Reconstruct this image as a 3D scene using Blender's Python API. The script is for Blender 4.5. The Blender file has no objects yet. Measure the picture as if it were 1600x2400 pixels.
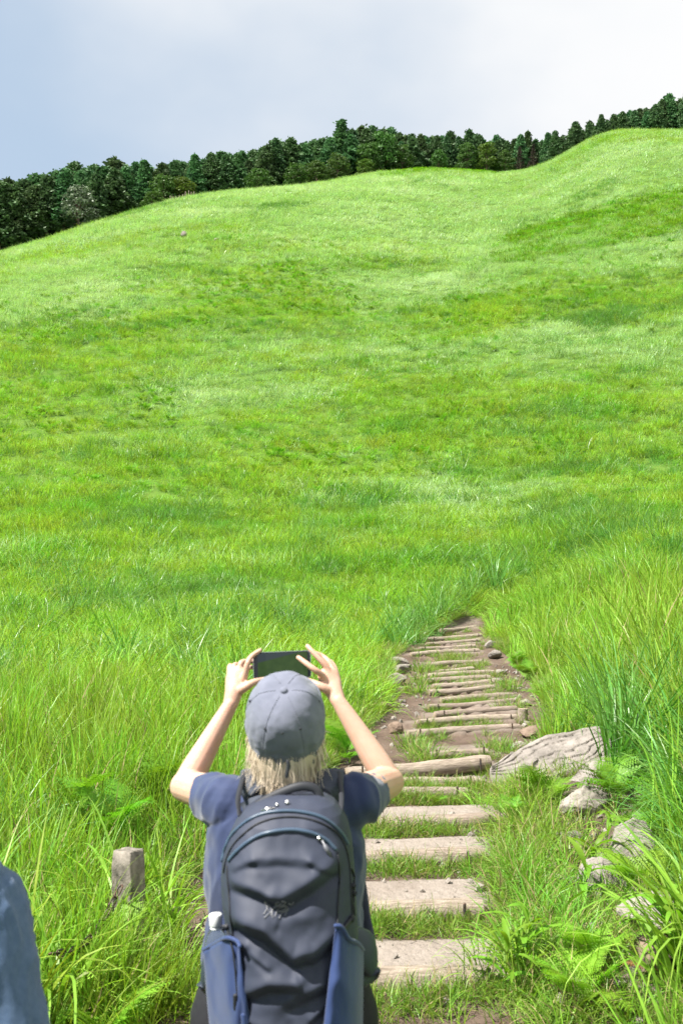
import bpy, bmesh, math, random
import numpy as np
from mathutils import Vector, Matrix, Euler

random.seed(7)
RNG = np.random.default_rng(11)
scene = bpy.context.scene
COL = scene.collection
R = math.radians

# ------------------------------------------------------------------ camera
F = 2333.0                       # focal length in photo pixels (photo 1600 x 2400)
CAM_Z = 1.83
PITCH = math.atan(200 / F)
cam = bpy.data.cameras.new('camera')
cam.sensor_fit = 'VERTICAL'
cam.sensor_height = 36.0
cam.lens = 36.0 * F / 2400.0
cam.clip_start = 0.05
cam.clip_end = 3000
cam.dof.use_dof = True
cam.dof.focus_distance = 14.0
cam.dof.aperture_fstop = 6.3
cam_o = bpy.data.objects.new('camera', cam)
COL.objects.link(cam_o)
cam_o.location = (0, 0, CAM_Z)
cam_o.rotation_euler = (R(90) + PITCH, 0, 0)
scene.camera = cam_o

# ------------------------------------------------------------------ light
SUN_DIR = Vector((-0.52, -0.23, 0.82)).normalized()      # towards the sun
SUN_EL = math.asin(SUN_DIR.z)
SUN_AZ = math.atan2(SUN_DIR.x, SUN_DIR.y)
sun = bpy.data.lights.new('sun', 'SUN')
sun.energy = 5.0
sun.angle = R(0.6)
sun.color = (1.0, 0.955, 0.88)
sun_o = bpy.data.objects.new('sun', sun)
COL.objects.link(sun_o)
sun_o.rotation_euler = SUN_DIR.to_track_quat('Z', 'Y').to_euler()

world = bpy.data.worlds.new('World')
scene.world = world
world.use_nodes = True
wn = world.node_tree
wn.nodes.clear()
def wnode(t, **k):
    n = wn.nodes.new(t)
    for a, b in k.items(): setattr(n, a, b)
    return n
wl = wn.links.new
w_out = wnode('ShaderNodeOutputWorld')
w_bg = wnode('ShaderNodeBackground'); w_bg.inputs['Strength'].default_value = 0.068
w_sky = wnode('ShaderNodeTexSky', sky_type='NISHITA', sun_disc=False)
w_sky.sun_elevation = SUN_EL
w_sky.sun_rotation = SUN_AZ
w_sky.dust_density = 0.4; w_sky.ozone_density = 1.0
w_co = wnode('ShaderNodeTexCoord')
w_map = wnode('ShaderNodeMapping'); w_map.inputs['Location'].default_value = (3.1, 0.4, 1.7)
w_map.inputs['Scale'].default_value = (1.0, 1.0, 1.5)
w_n = wnode('ShaderNodeTexNoise'); w_n.inputs['Scale'].default_value = 2.1
w_n.inputs['Detail'].default_value = 5; w_n.inputs['Roughness'].default_value = 0.48
w_dot = wnode('ShaderNodeVectorMath', operation='DOT_PRODUCT'); w_dot.inputs[1].default_value = (1.25, 0.0, 0.30)
w_mul = wnode('ShaderNodeMath', operation='MULTIPLY_ADD'); w_mul.inputs[1].default_value = 1.05
w_rng = wnode('ShaderNodeMapRange', interpolation_type='SMOOTHSTEP')
w_rng.inputs['From Min'].default_value = 0.22; w_rng.inputs['From Max'].default_value = 0.98
w_rng.inputs['To Min'].default_value = 0.05; w_rng.inputs['To Max'].default_value = 1.0
w_mix = wnode('ShaderNodeMixRGB')
w_mix.inputs['Color2'].default_value = (5.95, 5.98, 6.0, 1)
wl(w_co.outputs['Generated'], w_map.inputs['Vector']); wl(w_map.outputs['Vector'], w_n.inputs['Vector'])
wl(w_co.outputs['Generated'], w_dot.inputs[0])
w_amp = wnode('ShaderNodeMath', operation='MULTIPLY_ADD'); w_amp.inputs[1].default_value = 1.3; w_amp.inputs[2].default_value = -0.10
wl(w_n.outputs['Fac'], w_amp.inputs[0])
wl(w_dot.outputs['Value'], w_mul.inputs[0]); wl(w_amp.outputs[0], w_mul.inputs[2])
wl(w_mul.outputs[0], w_rng.inputs['Value'])
w_veil = wnode('ShaderNodeMixRGB'); w_veil.inputs['Fac'].default_value = 0.72; w_veil.inputs['Color2'].default_value = (3.35, 4.2, 5.1, 1)
wl(w_sky.outputs['Color'], w_veil.inputs['Color1'])
wl(w_rng.outputs[0], w_mix.inputs['Fac']); wl(w_veil.outputs['Color'], w_mix.inputs['Color1'])
wl(w_mix.outputs['Color'], w_bg.inputs['Color']); wl(w_bg.outputs[0], w_out.inputs['Surface'])

scene.view_settings.view_transform = 'Standard'
scene.view_settings.look = 'None'
scene.view_settings.gamma = 1.0
scene.view_settings.use_curve_mapping = False
scene.view_settings.exposure = 1.3
scene.render.engine = 'CYCLES'
scene.cycles.max_bounces = 4
scene.cycles.diffuse_bounces = 1
scene.cycles.glossy_bounces = 2
scene.cycles.transmission_bounces = 2
scene.cycles.transparent_max_bounces = 6
scene.cycles.use_denoising = True
scene.cycles.denoising_prefilter = 'FAST'
scene.cycles.use_adaptive_sampling = True
scene.cycles.adaptive_threshold = 0.02
scene.cycles.sample_clamp_indirect = 6.0
scene.cycles.caustics_reflective = False
scene.cycles.caustics_refractive = False
scene.render.film_transparent = False

# ------------------------------------------------------------------ small maths
CP, SP = math.cos(PITCH), math.sin(PITCH)
def ray(px, py):
    cx, cy = (px - 800) / F, (1200 - py) / F
    y = CP - cy * SP
    return cx / y, (cy * CP + SP) / y           # x/y and z/y of the view line
def P(px, py, d):
    """The world point seen at a photo pixel, d metres ahead of the camera."""
    u, s = ray(px, py)
    return Vector((u * d, d, CAM_Z + s * d))
def slope(py): return ray(800, py)[1]

def sm(a, b, x):
    t = np.clip((np.asarray(x, float) - a) / (b - a), 0, 1)
    return t * t * (3 - 2 * t)

_PERM = RNG.random((64, 64, 64))
def vnoise(p, seed=0):
    """smooth value noise in 0..1 at points p (n,3)"""
    p = np.asarray(p, float) + seed * 17.31
    i = np.floor(p).astype(int); f = p - i
    f = f * f * (3 - 2 * f)
    out = 0
    for dx in (0, 1):
        for dy in (0, 1):
            for dz in (0, 1):
                w = (f[..., 0] if dx else 1 - f[..., 0]) * (f[..., 1] if dy else 1 - f[..., 1]) * (f[..., 2] if dz else 1 - f[..., 2])
                out = out + w * _PERM[(i[..., 0] + dx) % 64, (i[..., 1] + dy) % 64, (i[..., 2] + dz) % 64]
    return out
def fbm(p, oct=4, seed=0, gain=0.5):
    p = np.asarray(p, float); a, s, t = 1.0, 0.0, 0.0
    for k in range(oct):
        s = s + a * vnoise(p * 2 ** k, seed + k * 3); t += a; a *= gain
    return s / t
def n2(x, y, sc, seed=0, oct=3):
    x, y = np.broadcast_arrays(np.asarray(x, float), np.asarray(y, float))
    return fbm(np.stack([x * sc, y * sc, np.zeros_like(x) + 0.37], -1), oct, seed)

# ------------------------------------------------------------------ object helpers
def link(o, parent=None):
    COL.objects.link(o)
    if parent is not None: o.parent = parent
    return o
def mesh_obj(name, me, m=None, parent=None, smooth=True):
    if m is not None and not me.materials: me.materials.append(m)
    if smooth: me.polygons.foreach_set('use_smooth', [True] * len(me.polygons))
    return link(bpy.data.objects.new(name, me), parent)
def pyd(name, V, Fc):
    me = bpy.data.meshes.new(name)
    me.from_pydata([tuple(v) for v in V], [], [tuple(f) for f in Fc])
    me.update()
    return me
def tag(o, label, cat, group=None, kind=None):
    o['label'] = label
    o['category'] = cat
    if group: o['group'] = group
    if kind: o['kind'] = kind
    return o
def empty(name, loc=(0, 0, 0), rz=0.0):
    o = bpy.data.objects.new(name, None)
    o.empty_display_size = 0.1
    o.location = loc; o.rotation_euler = (0, 0, rz)
    return link(o)
class MB:
    def __init__(s): s.V = []; s.F = []
    def add(s, V, Fc):
        b = len(s.V); s.V.extend([tuple(v) for v in V]); s.F.extend([tuple(i + b for i in f) for f in Fc]); return s
    def mesh(s, name): return pyd(name, s.V, s.F)
    def build(s, name, m, parent=None, smooth=True): return mesh_obj(name, s.mesh(name), m, parent, smooth)
def catmull(pts, k):
    pts = [np.asarray(p, float) for p in pts]
    if len(pts) < 3 or k <= 1: return pts
    q = [2 * pts[0] - pts[1]] + pts + [2 * pts[-1] - pts[-2]]
    out = []
    for i in range(1, len(q) - 2):
        for j in range(k):
            t = j / k
            out.append(0.5 * (2 * q[i] + (q[i + 1] - q[i - 1]) * t + (2 * q[i - 1] - 5 * q[i] + 4 * q[i + 1] - q[i + 2]) * t * t + (3 * q[i] - q[i - 1] - 3 * q[i + 1] + q[i + 2]) * t ** 3))
    out.append(pts[-1]); return out
def tube(pts, rad, n=12, k=4, caps=True, ref=(0, 0.3, 1)):
    """closed tapered tube; rad: list of r or (r_side, r_other)"""
    c = catmull(pts, k)
    rr = [np.array(r if isinstance(r, (tuple, list)) else (r, r), float) for r in rad]
    if len(rr) == 1: rr = rr * len(pts)
    rr = catmull(rr, k) if len(pts) > 2 else rr
    rr = [np.maximum(r, 1e-4) for r in rr]
    if len(pts) == 2: c = [np.asarray(p, float) for p in pts]
    V, Fc = [], []
    ref = np.asarray(ref, float)
    rings = []
    m = len(c)
    def frame(i):
        t = c[min(i + 1, m - 1)] - c[max(i - 1, 0)]; t = t / (np.linalg.norm(t) + 1e-9)
        s = np.cross(t, ref); ln = np.linalg.norm(s)
        if ln < 1e-3: s = np.cross(t, (1, 0.1, 0)); ln = np.linalg.norm(s)
        s /= ln
        return t, s, np.cross(s, t)
    seq = []
    if caps:
        t, s, u = frame(0)
        for a in (75, 45, 20):
            seq.append((c[0] - t * rr[0].mean() * math.sin(R(a)) * .9, rr[0] * math.cos(R(a)), s, u))
    for i in range(m):
        t, s, u = frame(i); seq.append((c[i], rr[i], s, u))
    if caps:
        t, s, u = frame(m - 1)
        for a in (20, 45, 75):
            seq.append((c[-1] + t * rr[-1].mean() * math.sin(R(a)) * .9, rr[-1] * math.cos(R(a)), s, u))
    for p, r, s, u in seq:
        for j in range(n):
            a = 2 * math.pi * j / n
            V.append(p + s * r[0] * math.cos(a) + u * r[1] * math.sin(a))
    for i in range(len(seq) - 1):
        for j in range(n):
            a, b = i * n + j, i * n + (j + 1) % n
            Fc.append((a, b, b + n, a + n))
    Fc.append(tuple(range(n))[::-1]); Fc.append(tuple((len(seq) - 1) * n + j for j in range(n)))
    return V, Fc
def loft(rings):
    """closed loft through rings (equal length lists of points)"""
    n = len(rings[0]); V = [p for r in rings for p in r]; Fc = []
    for i in range(len(rings) - 1):
        for j in range(n):
            a, b = i * n + j, i * n + (j + 1) % n
            Fc.append((a, b, b + n, a + n))
    Fc.append(tuple(range(n))[::-1]); Fc.append(tuple((len(rings) - 1) * n + j for j in range(n)))
    return V, Fc
def ellipsoid(c, r, M=None, nu=20, nv=12):
    V, Fc = [], []
    for i in range(nv + 1):
        t = math.pi * (i + 0.02 if i == 0 else i - 0.02 if i == nv else i) / nv
        for j in range(nu):
            a = 2 * math.pi * j / nu
            p = Vector((r[0] * math.sin(t) * math.cos(a), r[1] * math.sin(t) * math.sin(a), r[2] * math.cos(t)))
            if M is not None: p = M @ p
            V.append(Vector(c) + p)
    for i in range(nv):
        for j in range(nu):
            a, b = i * nu + j, i * nu + (j + 1) % nu
            Fc.append((a, a + nu, b + nu, b))
    Fc.append(tuple(range(nu))); Fc.append(tuple(nv * nu + j for j in range(nu))[::-1])
    return V, Fc
def box(c, h, M=None):
    V = []
    for x in (-1, 1):
        for y in (-1, 1):
            for z in (-1, 1):
                p = Vector((x * h[0], y * h[1], z * h[2]))
                if M is not None: p = M @ p
                V.append(Vector(c) + p)
    return V, [(0, 1, 3, 2), (4, 6, 7, 5), (0, 4, 5, 1), (2, 3, 7, 6), (0, 2, 6, 4), (1, 5, 7, 3)]
def remeshed(mb, voxel, smooth=2, name='body'):
    me = mb.mesh('tmp'); o = bpy.data.objects.new('tmp', me); COL.objects.link(o)
    md = o.modifiers.new('r', 'REMESH'); md.mode = 'VOXEL'; md.voxel_size = voxel; md.adaptivity = 0
    if smooth:
        s = o.modifiers.new('s', 'SMOOTH'); s.iterations = smooth; s.factor = 0.5
    dg = bpy.context.evaluated_depsgraph_get()
    ne = bpy.data.meshes.new_from_object(o.evaluated_get(dg)); ne.name = name
    bpy.data.objects.remove(o); bpy.data.meshes.remove(me)
    return ne
def get_co(me):
    a = np.empty(len(me.vertices) * 3); me.vertices.foreach_get('co', a); return a.reshape(-1, 3)
def get_no(me):
    a = np.empty(len(me.vertices) * 3); me.vertices.foreach_get('normal', a); return a.reshape(-1, 3)
def set_co(me, co):
    me.vertices.foreach_set('co', co.ravel()); me.update()

# ------------------------------------------------------------------ materials
MATS = {}
def mat(name, col, rough=0.7, col2=None, nscale=8.0, bump=0.0, bscale=60.0, spec=0.4, sheen=0.0, metal=0.0, trans=0.0,
        detail=4, stretch=(1, 1, 1), coords='Object', bdist=0.01, vary=0.0, trcol=None, contrast=(0.35, 0.65), world_noise=None, extra=None):
    m = bpy.data.materials.new(name); m.use_nodes = True
    nt = m.node_tree; nd = nt.nodes; lk = nt.links.new
    b = nd['Principled BSDF']; out = nd['Material Output']
    b.inputs['Roughness'].default_value = rough
    b.inputs['Specular IOR Level'].default_value = spec
    b.inputs['Metallic'].default_value = metal
    if sheen:
        b.inputs['Sheen Weight'].default_value = sheen
        b.inputs['Sheen Roughness'].default_value = 0.5
    tc = nd.new('ShaderNodeTexCoord'); mp = nd.new('ShaderNodeMapping'); mp.inputs['Scale'].default_value = stretch
    lk(tc.outputs[coords], mp.inputs['Vector'])
    csock = None
    if col2 is not None:
        n = nd.new('ShaderNodeTexNoise'); n.inputs['Scale'].default_value = nscale; n.inputs['Detail'].default_value = detail
        n.inputs['Roughness'].default_value = 0.62
        lk(mp.outputs['Vector'], n.inputs['Vector'])
        r = nd.new('ShaderNodeMapRange'); r.inputs['From Min'].default_value = contrast[0]; r.inputs['From Max'].default_value = contrast[1]
        lk(n.outputs['Fac'], r.inputs['Value'])
        mx = nd.new('ShaderNodeMixRGB'); mx.inputs['Color1'].default_value = (*col, 1); mx.inputs['Color2'].default_value = (*col2, 1)
        lk(r.outputs[0], mx.inputs['Fac']); csock = mx.outputs['Color']
    else:
        rgb = nd.new('ShaderNodeRGB'); rgb.outputs[0].default_value = (*col, 1); csock = rgb.outputs[0]
    if world_noise:
        # patches of another plant colour laid over the land: (scale, colour, lo, hi)
        g = nd.new('ShaderNodeNewGeometry')
        for sc, c3, lo, hi, yst in world_noise:
            mq = nd.new('ShaderNodeMapping'); mq.inputs['Scale'].default_value = (1, yst, 0.0)
            lk(g.outputs['Position'], mq.inputs['Vector'])
            n = nd.new('ShaderNodeTexNoise'); n.inputs['Scale'].default_value = sc; n.inputs['Detail'].default_value = 5
            lk(mq.outputs['Vector'], n.inputs['Vector'])
            r = nd.new('ShaderNodeMapRange'); r.inputs['From Min'].default_value = lo; r.inputs['From Max'].default_value = hi
            lk(n.outputs['Fac'], r.inputs['Value'])
            mx = nd.new('ShaderNodeMixRGB'); mx.inputs['Color2'].default_value = (*c3, 1)
            lk(r.outputs[0], mx.inputs['Fac']); lk(csock, mx.inputs['Color1']); csock = mx.outputs['Color']
    if vary:
        oi = nd.new('ShaderNodeObjectInfo')
        at = nd.new('ShaderNodeAttribute'); at.attribute_name = 'tint'
        ad = nd.new('ShaderNodeMath'); ad.operation = 'ADD'
        lk(oi.outputs['Random'], ad.inputs[0]); lk(at.outputs['Fac'], ad.inputs[1])
        r = nd.new('ShaderNodeMapRange'); r.inputs['From Max'].default_value = 2.0
        r.inputs['To Min'].default_value = 1 - vary; r.inputs['To Max'].default_value = 1 + vary
        lk(ad.outputs[0], r.inputs['Value'])
        r2 = nd.new('ShaderNodeMapRange'); r2.inputs['To Min'].default_value = 0.5 - vary * 0.05; r2.inputs['To Max'].default_value = 0.5 + vary * 0.05
        lk(oi.outputs['Random'], r2.inputs['Value'])
        hs = nd.new('ShaderNodeHueSaturation'); lk(csock, hs.inputs['Color']); lk(r.outputs[0], hs.inputs['Value']); lk(r2.outputs[0], hs.inputs['Hue'])
        csock = hs.outputs['Color']
    lk(csock, b.inputs['Base Color'])
    if bump:
        n = nd.new('ShaderNodeTexNoise'); n.inputs['Scale'].default_value = bscale; n.inputs['Detail'].default_value = 6
        n.inputs['Roughness'].default_value = 0.65
        lk(mp.outputs['Vector'], n.inputs['Vector'])
        bp = nd.new('ShaderNodeBump'); bp.inputs['Strength'].default_value = bump; bp.inputs['Distance'].default_value = bdist
        lk(n.outputs['Fac'], bp.inputs['Height']); lk(bp.outputs['Normal'], b.inputs['Normal'])
    if trans:
        tr = nd.new('ShaderNodeBsdfTranslucent')
        if trcol is None: lk(csock, tr.inputs['Color'])
        else:
            mx = nd.new('ShaderNodeMixRGB'); mx.blend_type = 'MULTIPLY'; mx.inputs['Fac'].default_value = 1
            mx.inputs['Color2'].default_value = (*trcol, 1); lk(csock, mx.inputs['Color1']); lk(mx.outputs['Color'], tr.inputs['Color'])
        ms = nd.new('ShaderNodeMixShader'); ms.inputs['Fac'].default_value = trans
        lk(b.outputs[0], ms.inputs[1]); lk(tr.outputs[0], ms.inputs[2]); lk(ms.outputs[0], out.inputs['Surface'])
    MATS[name] = m
    return m

G = (0.19, 0.34, 0.035); GY = (0.30, 0.40, 0.035)
TR = (1.35, 1.35, 0.55)
mat('grass_tall', (0.180, 0.335, 0.034), 0.42, (0.31, 0.465, 0.062), 3.0, spec=0.32, trans=0.38, vary=0.50, trcol=TR,
    world_noise=[(0.16, (0.115, 0.315, 0.024), 0.46, 0.70, 1.6), (0.05, (0.315, 0.46, 0.05), 0.48, 0.75, 1.5)])
mat('grass_silver', (0.235, 0.42, 0.14), 0.34, (0.37, 0.54, 0.26), 2.0, spec=0.45, trans=0.36, vary=0.36, trcol=TR,
    world_noise=[(0.07, (0.47, 0.61, 0.40), 0.46, 0.72, 2.2)])
mat('grass_blue', (0.080, 0.215, 0.030), 0.38, (0.155, 0.32, 0.065), 2.0, spec=0.5, trans=0.34, vary=0.38, trcol=TR)
mat('fern_green', (0.15, 0.345, 0.022), 0.5, (0.26, 0.45, 0.04), 4.0, spec=0.3, trans=0.42, vary=0.34, trcol=TR)
mat('grass_short', (0.12, 0.27, 0.030), 0.45, (0.24, 0.34, 0.06), 6.0, spec=0.4, trans=0.38, vary=0.4, trcol=TR)
mat('grass_dry', (0.36, 0.29, 0.14), 0.7, (0.27, 0.23, 0.10), 6.0, spec=0.3, trans=0.25, vary=0.3)
mat('bracken', (0.095, 0.25, 0.016), 0.5, (0.19, 0.37, 0.03), 4.0, spec=0.3, trans=0.38, vary=0.4, trcol=TR)
mat('meadow_soil', (0.060, 0.120, 0.020), 0.95, (0.10, 0.175, 0.028), 0.8, 0.5, 20, spec=0.1)
mat('wood', (0.44, 0.365, 0.295), 0.85, (0.235, 0.185, 0.145), 9.0, 0.9, 30, spec=0.15, stretch=(1.0, 9, 9), bdist=0.012, vary=0.18)
mat('wood_end', (0.376, 0.310, 0.235), 0.9, (0.226, 0.169, 0.122), 14, 0.5, 50, spec=0.1)
mat('steel', (0.05, 0.05, 0.055), 0.6, (0.12, 0.07, 0.045), 40, spec=0.4, metal=0.6)
mat('rock', (0.315, 0.28, 0.25), 0.9, (0.135, 0.12, 0.105), 6.0, 0.9, 18, spec=0.2, bdist=0.03, detail=8, contrast=(0.3, 0.72))
mat('rock_pale', (0.33, 0.295, 0.255), 0.9, (0.17, 0.15, 0.13), 9.0, 0.8, 30, spec=0.2, bdist=0.02, detail=8)
mat('rock_brown', (0.235, 0.172, 0.130), 0.9, (0.143, 0.101, 0.076), 9.0, 0.8, 30, spec=0.2, bdist=0.02, detail=8)
mat('granite', (0.30, 0.265, 0.225), 0.92, (0.10, 0.092, 0.075), 14.0, 0.7, 70, spec=0.2, bdist=0.01, detail=8)
mat('bark', (0.115, 0.085, 0.062), 0.95, (0.20, 0.15, 0.115), 3, 0.6, 12, spec=0.1, stretch=(4, 4, 0.6))
mat('conifer_leaf', (0.055, 0.125, 0.048), 0.6, (0.115, 0.215, 0.075), 0.6, spec=0.3, trans=0.2, vary=0.55)
mat('broad_leaf', (0.046, 0.118, 0.018), 0.55, (0.085, 0.17, 0.03), 0.7, spec=0.35, trans=0.28, vary=0.30)
mat('yellow_leaf', (0.12, 0.19, 0.022), 0.55, (0.08, 0.155, 0.022), 0.7, spec=0.35, trans=0.28, vary=0.25)
mat('silver_leaf', (0.168, 0.210, 0.126), 0.5, (0.084, 0.126, 0.059), 0.8, spec=0.5, trans=0.2, vary=0.25)
mat('dead_leaf', (0.085, 0.062, 0.05), 0.8, (0.05, 0.05, 0.035), 0.7, spec=0.2, trans=0.1, vary=0.2)
mat('skin', (0.56, 0.365, 0.275), 0.5, (0.53, 0.305, 0.22), 9, 0.06, 220, spec=0.4, bdist=0.002)
MATS['skin'].node_tree.nodes['Principled BSDF'].inputs['Subsurface Weight'].default_value = 0.22
MATS['skin'].node_tree.nodes['Principled BSDF'].inputs['Subsurface Radius'].default_value = (0.012, 0.005, 0.003)
mat('hair', (0.82, 0.70, 0.54), 0.45, (0.66, 0.53, 0.38), 16, spec=0.5, vary=0.0, trans=0.15)
mat('cap_cloth', (0.165, 0.175, 0.225), 0.85, (0.135, 0.145, 0.19), 24, 0.25, 320, spec=0.15, sheen=0.15, bdist=0.002)
mat('cap_trim', (0.02, 0.022, 0.03), 0.6)
mat('navy_cloth', (0.027, 0.042, 0.105), 0.72, (0.024, 0.036, 0.090), 8, 0.2, 500, spec=0.25, sheen=0.25, bdist=0.001)
mat('denim_cloth', (0.095, 0.145, 0.245), 0.85, (0.07, 0.115, 0.205), 90, 0.35, 420, spec=0.15, sheen=0.15, bdist=0.002)
mat('black_cloth', (0.014, 0.014, 0.018), 0.75, (0.02, 0.02, 0.024), 30, 0.2, 300, spec=0.25, bdist=0.002)
mat('pack_cloth', (0.030, 0.037, 0.062), 0.66, (0.026, 0.032, 0.054), 12, 0.12, 500, spec=0.42, bdist=0.001)
mat('pack_side', (0.030, 0.039, 0.060), 0.5, (0.025, 0.034, 0.052), 12, 0.12, 500, spec=0.4, bdist=0.001)
mat('pack_blue', (0.024, 0.046, 0.140), 0.62, (0.020, 0.040, 0.118), 10, 0.15, 400, spec=0.3, sheen=0.15, bdist=0.001)
mat('zip_blue', (0.045, 0.075, 0.12), 0.38, spec=0.5)
mat('strap_cloth', (0.063, 0.071, 0.092), 0.8, (0.050, 0.059, 0.077), 60, 0.3, 500, spec=0.2, bdist=0.001)
mat('webbing', (0.016, 0.018, 0.024), 0.6, spec=0.4)
mat('metal_bright', (0.75, 0.73, 0.70), 0.25, metal=1.0)
mat('emblem_grey', (0.13, 0.135, 0.155), 0.4, spec=0.5)
mat('plastic_white', (0.78, 0.80, 0.80), 0.4, spec=0.5)
mat('phone_black', (0.012, 0.012, 0.014), 0.25, spec=0.5)
mat('phone_frame', (0.42, 0.44, 0.44), 0.35, metal=0.7)
mat('rubber', (0.03, 0.03, 0.03), 0.7)
mat('eye_white', (0.8, 0.8, 0.78), 0.3)
mat('lip', (0.45, 0.20, 0.17), 0.5)
# clear plastic
m = bpy.data.materials.new('clear_plastic'); m.use_nodes = True
b = m.node_tree.nodes['Principled BSDF']; b.inputs['Base Color'].default_value = (0.80, 0.90, 0.90, 1)
b.inputs['Transmission Weight'].default_value = 0.95; b.inputs['Roughness'].default_value = 0.18; b.inputs['IOR'].default_value = 1.2
MATS['clear_plastic'] = m
# phone picture: the hill on the screen, a dim emissive image
m = bpy.data.materials.new('phone_picture'); m.use_nodes = True
nt = m.node_tree; b = nt.nodes['Principled BSDF']; b.inputs['Roughness'].default_value = 0.12
b.inputs['Base Color'].default_value = (0.006, 0.008, 0.006, 1); b.inputs['Specular IOR Level'].default_value = 0.15
tc = nt.nodes.new('ShaderNodeTexCoord'); sx = nt.nodes.new('ShaderNodeSeparateXYZ'); nt.links.new(tc.outputs['Object'], sx.inputs[0])
nz = nt.nodes.new('ShaderNodeTexNoise'); nz.inputs['Scale'].default_value = 60; nt.links.new(tc.outputs['Object'], nz.inputs['Vector'])
md = nt.nodes.new('ShaderNodeMath'); md.operation = 'MULTIPLY_ADD'; md.inputs[1].default_value = -0.22; nt.links.new(sx.outputs['X'], md.inputs[0]); nt.links.new(sx.outputs['Z'], md.inputs[2])
gt = nt.nodes.new('ShaderNodeMapRange'); gt.inputs['From Min'].default_value = 0.022; gt.inputs['From Max'].default_value = 0.024; nt.links.new(md.outputs[0], gt.inputs['Value'])
r1 = nt.nodes.new('ShaderNodeMixRGB'); r1.inputs['Color1'].default_value = (0.010, 0.024, 0.006, 1); r1.inputs['Color2'].default_value = (0.030, 0.052, 0.014, 1); nt.links.new(nz.outputs['Fac'], r1.inputs['Fac'])
r2 = nt.nodes.new('ShaderNodeMixRGB'); r2.inputs['Color2'].default_value = (0.022, 0.028, 0.032, 1); nt.links.new(gt.outputs[0], r2.inputs['Fac']); nt.links.new(r1.outputs[0], r2.inputs['Color1'])
nt.links.new(r2.outputs[0], b.inputs['Emission Color']); b.inputs['Emission Strength'].default_value = 0.8
MATS['phone_picture'] = m
# trodden earth: dark humus with pale sandy wear
m = mat('path_earth', (0.080, 0.055, 0.042), 0.95, (0.147, 0.109, 0.084), 2.2, 0.9, 26, spec=0.12, bdist=0.03, detail=8)
nt = m.node_tree; b = nt.nodes['Principled BSDF']
at = nt.nodes.new('ShaderNodeAttribute'); at.attribute_name = 'sand'
old = b.inputs['Base Color'].links[0].from_socket
nz = nt.nodes.new('ShaderNodeTexNoise'); nz.inputs['Scale'].default_value = 22; nz.inputs['Detail'].default_value = 8
tcc = [n for n in nt.nodes if n.type == 'TEX_COORD'][0]; nt.links.new(tcc.outputs['Object'], nz.inputs['Vector'])
r1 = nt.nodes.new('ShaderNodeMixRGB'); r1.inputs['Color1'].default_value = (0.345, 0.30, 0.26, 1); r1.inputs['Color2'].default_value = (0.215, 0.18, 0.15, 1); nt.links.new(nz.outputs['Fac'], r1.inputs['Fac'])
r2 = nt.nodes.new('ShaderNodeMixRGB'); nt.links.new(at.outputs['Fac'], r2.inputs['Fac']); nt.links.new(old, r2.inputs['Color1']); nt.links.new(r1.outputs[0], r2.inputs['Color2'])
nt.links.new(r2.outputs[0], b.inputs['Base Color'])

# ------------------------------------------------------------------ terrain
CREST = [(-900, 700, 120), (-400, 660, 120), (0, 588, 130), (100, 551, 133), (200, 523, 136), (300, 492, 140), (400, 465, 144), (500, 448, 148), (600, 440, 153),
         (700, 431, 156), (800, 415, 160), (900, 399, 166), (1000, 391, 172), (1100, 394, 176), (1200, 402, 177), (1280, 388, 173),
         (1350, 353, 168), (1420, 314, 163), (1470, 302, 160), (1600, 303, 158), (1900, 300, 156), (2500, 330, 155)]
_cu = np.array([(c[0] - 800) / F for c in CREST]); _cs = np.array([slope(c[1]) for c in CREST]); _cd = np.array([float(c[2]) for c in CREST])
PATH = np.array([(-8, -0.3, 1.1), (0, -0.25, 1.1), (3, -0.18, 1.12), (5, -0.10, 1.08), (6.3, -0.02, 1.04), (7.6, 0.32, 1.0), (8.9, 0.66, 0.98), (10.8, 1.22, 1.08), (12.5, 1.55, 1.1), (14, 1.72, 1.08),
                 (17, 1.86, 1.1), (19, 2.06, 0.98), (21, 2.40, 0.74), (23, 2.95, 0.50), (25, 3.75, 0.38), (28, 5.2, 0.25)])
def path_c(d): return np.interp(d, PATH[:, 0], PATH[:, 1])
def path_w(d): return np.interp(d, PATH[:, 0], PATH[:, 2])
def zp(d):
    return np.interp(d, [-60, -3, 0.5, 1.8, 4.3, 8.9, 10.8, 22], [0.6, 0.28, 0.22, 0.03, 0.0, 0.26, 0.385, 1.06])
def crest_at(u):
    return np.interp(u, _cu, _cs), np.interp(u, _cu, _cd)
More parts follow.
